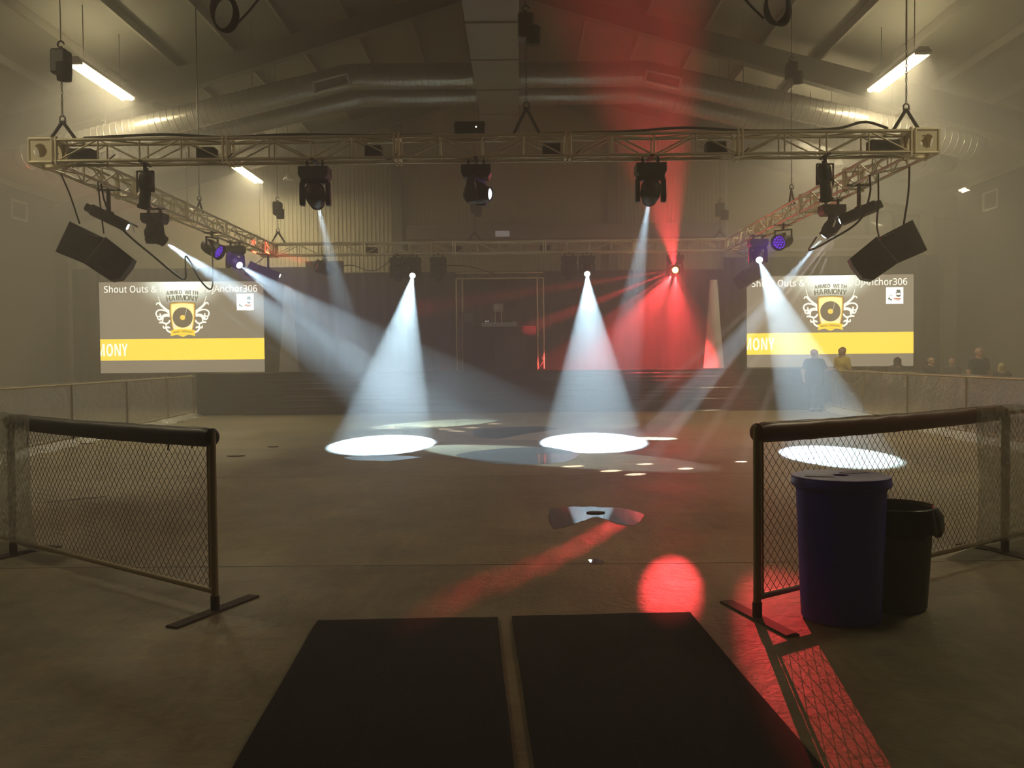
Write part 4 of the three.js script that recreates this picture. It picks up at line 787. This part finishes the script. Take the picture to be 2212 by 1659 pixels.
function person(x, d, height, yaw, label, o) {
  const t = thing('person', label, 'person', [x, 0, -d], o.group); t.rotation.y = yaw;
  const k = height / 1.8, P = (a) => a.map((v) => v * k), wd = o.wide ?? 1;
  const J = { head: P([0, 1.68, 0.02]), chin: P([0, 1.60, 0.05]), neck: P([0, 1.52, 0]), chest: P([0, 1.32, 0.01]), belly: P([0, 1.08, 0.03]), hip: P([0, 0.95, 0]) };
  const torso = [[J.neck, J.chest, 0.07 * k, 0.15 * k * wd], [J.chest, J.belly, 0.15 * k * wd, 0.15 * k * wd], [J.belly, J.hip, 0.15 * k * wd, 0.15 * k * wd], [P([-0.17 * wd, 1.43, 0]), P([0.17 * wd, 1.43, 0]), 0.075 * k, 0.075 * k], [P([-0.10 * wd, 1.3, 0.02]), P([0.10 * wd, 1.3, 0.02]), 0.12 * k * wd, 0.12 * k * wd]];
  const arms = [], fore = [], hands = [];
  for (const s of [-1, 1]) {
    const ar = (o.arms ?? {})[s] ?? [[s * (0.25 * wd + 0.03), 1.14, -0.02], [s * (0.27 * wd + 0.02), 0.88, 0.08]];
    const sh = P([s * 0.19 * wd, 1.42, 0]), el = P(ar[0]), wr = P(ar[1]);
    arms.push([sh, el, 0.062 * k, 0.047 * k]); fore.push([el, wr, 0.045 * k, 0.03 * k]); hands.push([s, el, wr]);
  }
  const legs = [];
  for (const s of [-1, 1]) legs.push([P([s * 0.09, 0.92, 0]), P([s * 0.105, 0.50, 0.02]), 0.095 * k, 0.062 * k], [P([s * 0.105, 0.50, 0.02]), P([s * 0.11, 0.09, -0.01]), 0.06 * k, 0.042 * k], [P([s * 0.11, 0.05, -0.02]), P([s * 0.125, 0.045, 0.14]), 0.045 * k, 0.038 * k]);
  const headB = [[J.head, J.chin, 0.093 * k, 0.06 * k], [P([0, 1.70, -0.03]), P([0, 1.69, 0.02]), 0.093 * k, 0.088 * k], [P([0, 1.60, -0.01]), P([0, 1.45, -0.01]), 0.058 * k, 0.07 * k]];
  const bodyG = [field([...torso.map(([a, b, r, q]) => [a, b, r - 0.012, q - 0.012]), ...arms, ...fore, ...legs, headB[2]], [0, 0.9 * k, 0, 0.98 * k], 72, 34)];
  bodyG.push(field([...headB, [P([0, 1.655, 0.10]), P([0, 1.635, 0.125]), 0.012 * k, 0.017 * k], [P([0.09, 1.66, 0]), P([0.095, 1.63, 0]), 0.02 * k, 0.014 * k], [P([-0.09, 1.66, 0]), P([-0.095, 1.63, 0]), 0.02 * k, 0.014 * k], [P([-0.025, 1.595, 0.102]), P([0.025, 1.595, 0.102]), 0.009 * k, 0.009 * k]], [0, 1.64 * k, 0.01 * k, 0.21 * k], 48, 70));
  for (const [s, el, wr] of hands) {                                     // palm, four fingers and a thumb
    const e = Z(...el), w = Z(...wr), f = w.clone().sub(e).normalize(), side = Z(0, 0, 1).cross(f).normalize(), nrm = f.clone().cross(side).normalize();
    const at = (a, b, c) => w.clone().addScaledVector(f, a * k).addScaledVector(side, b * k).addScaledVector(nrm, c * k);
    const bones = [[at(0, 0, 0), at(0.07, 0, 0), 0.03 * k, 0.032 * k]];
    [[-0.027, 0.062], [-0.009, 0.074], [0.009, 0.07], [0.027, 0.055]].forEach(([b, l]) => { bones.push([at(0.075, b, 0), at(0.075 + l * 0.55, b * 1.1, 0.008), 0.009 * k, 0.008 * k], [at(0.075 + l * 0.55, b * 1.1, 0.008), at(0.075 + l * 0.9, b * 1.1, 0.03), 0.008 * k, 0.007 * k]); });
    bones.push([at(0.02, 0.03 * s, 0.005), at(0.055, 0.052 * s, 0.015), 0.011 * k, 0.009 * k], [at(0.055, 0.052 * s, 0.015), at(0.085, 0.05 * s, 0.03), 0.009 * k, 0.008 * k]);
    const c = at(0.06, 0, 0.01);
    bodyG.push(field(bones.map(([a, b, r, q]) => [a.toArray(), b.toArray(), r, q]), [c.x, c.y, c.z, 0.12 * k], 40, 160));
  }
  const body = mesh('body', bodyG, o.skin ?? skin, t);
  const shirt = mesh('shirt', field([...torso.map(([a, b, r, q]) => [a, b, r + 0.008, q + 0.008]), ...arms.map(([a, b, r, q]) => [a, [a[0] + (b[0] - a[0]) * (o.sleeve ?? 0.75), a[1] + (b[1] - a[1]) * (o.sleeve ?? 0.75), a[2] + (b[2] - a[2]) * (o.sleeve ?? 0.75)], r + 0.014, q + 0.018])].map((b, i) => i === 0 ? [P([0, 1.46, 0]), b[1], b[2], b[3]] : b), [0, 1.2 * k, 0, 0.55 * k], 56, 40), o.shirt, t);
  mesh('trousers', field([...legs.filter((_, i) => i % 3 < 2).map(([a, b, r, q]) => [a, b, r + 0.016, q + 0.018]), [P([-0.07, 0.95, 0]), P([0.07, 0.95, 0]), 0.115 * k * wd, 0.115 * k * wd]], [0, 0.55 * k, 0, 0.6 * k], 56, 45), o.trousers ?? M.blackSoft, t);
  mesh('shoe', field([[P([-0.11, 0.05, -0.03]), P([-0.125, 0.045, 0.16]), 0.052 * k, 0.044 * k]], [-0.115 * k, 0.06 * k, 0.05 * k, 0.18 * k], 24, 80), M.black, t);
  mesh('shoe', field([[P([0.11, 0.05, -0.03]), P([0.125, 0.045, 0.16]), 0.052 * k, 0.044 * k]], [0.115 * k, 0.06 * k, 0.05 * k, 0.18 * k], 24, 80), M.black, t);
  if (o.hair) {
    const hb = [[P([0, 1.735, -0.02]), P([0, 1.725, 0.035]), 0.075 * k, 0.06 * k], [P([0, 1.70, -0.055]), P([0, 1.62, -0.06]), 0.08 * k, 0.055 * k]];
    if (o.long) for (const s of [-1, 0, 1]) hb.push([P([s * 0.07, 1.70, -0.03]), P([s * 0.09, 1.42, -0.05]), 0.06 * k, 0.045 * k]);
    mesh('hair', field(hb, [0, 1.62 * k, -0.03 * k, 0.34 * k], 48, 60), o.hair, t);
  }
  for (const s of [-1, 1]) mesh('eye', new THREE.SphereGeometry(0.011 * k, 8, 6).translate(s * 0.033 * k, 1.672 * k, 0.108 * k), M.blackGloss, t);
  return t;
}
const dark = std([0.02, 0.022, 0.035], 0.85), yellow = std([0.62, 0.50, 0.10], 0.8), brownHair = std([0.03, 0.02, 0.015], 0.6), blond = std([0.42, 0.34, 0.18], 0.6), grey = std([0.06, 0.06, 0.065], 0.85);
const crowd = 'people standing beside the stage';
person(8.6, 26.3, 1.82, 0.35, 'heavy-set man in a dark t-shirt leaning on the barrier end by the stage', { wide: 1.35, shirt: dark, trousers: dark, group: crowd, arms: { [-1]: [[-0.40, 1.16, 0.0], [-0.44, 0.95, 0.10]], [1]: [[0.42, 1.20, 0.02], [0.50, 1.20, 0.20]] } });
person(9.98, 27.9, 1.88, -1.1, 'man in a yellow shirt with short dark hair, turned left behind the barrier', { shirt: yellow, hair: brownHair, group: crowd, sleeve: 0.8 });
person(11.25, 26.9, 1.55, Math.PI, 'dark haired person in front of the right screen, seen from behind', { shirt: grey, hair: brownHair, long: true, group: crowd });
person(11.85, 26.0, 1.55, 0.4, 'short person in dark clothes just right of the right screen', { shirt: dark, hair: brownHair, group: crowd });
person(12.6, 26.3, 1.52, -0.3, 'person in grey among the dark group right of the screen', { shirt: grey, hair: brownHair, group: crowd });
person(12.66, 24.9, 1.81, 0.1, 'tall man in a dark shirt standing above the group on the right', { shirt: dark, hair: brownHair, group: crowd });
person(12.7, 23.8, 1.38, Math.PI - 0.3, 'blond person at the far right behind the plastic barrier', { shirt: grey, hair: blond, long: true, group: crowd });

renderer.render(scene, camera);
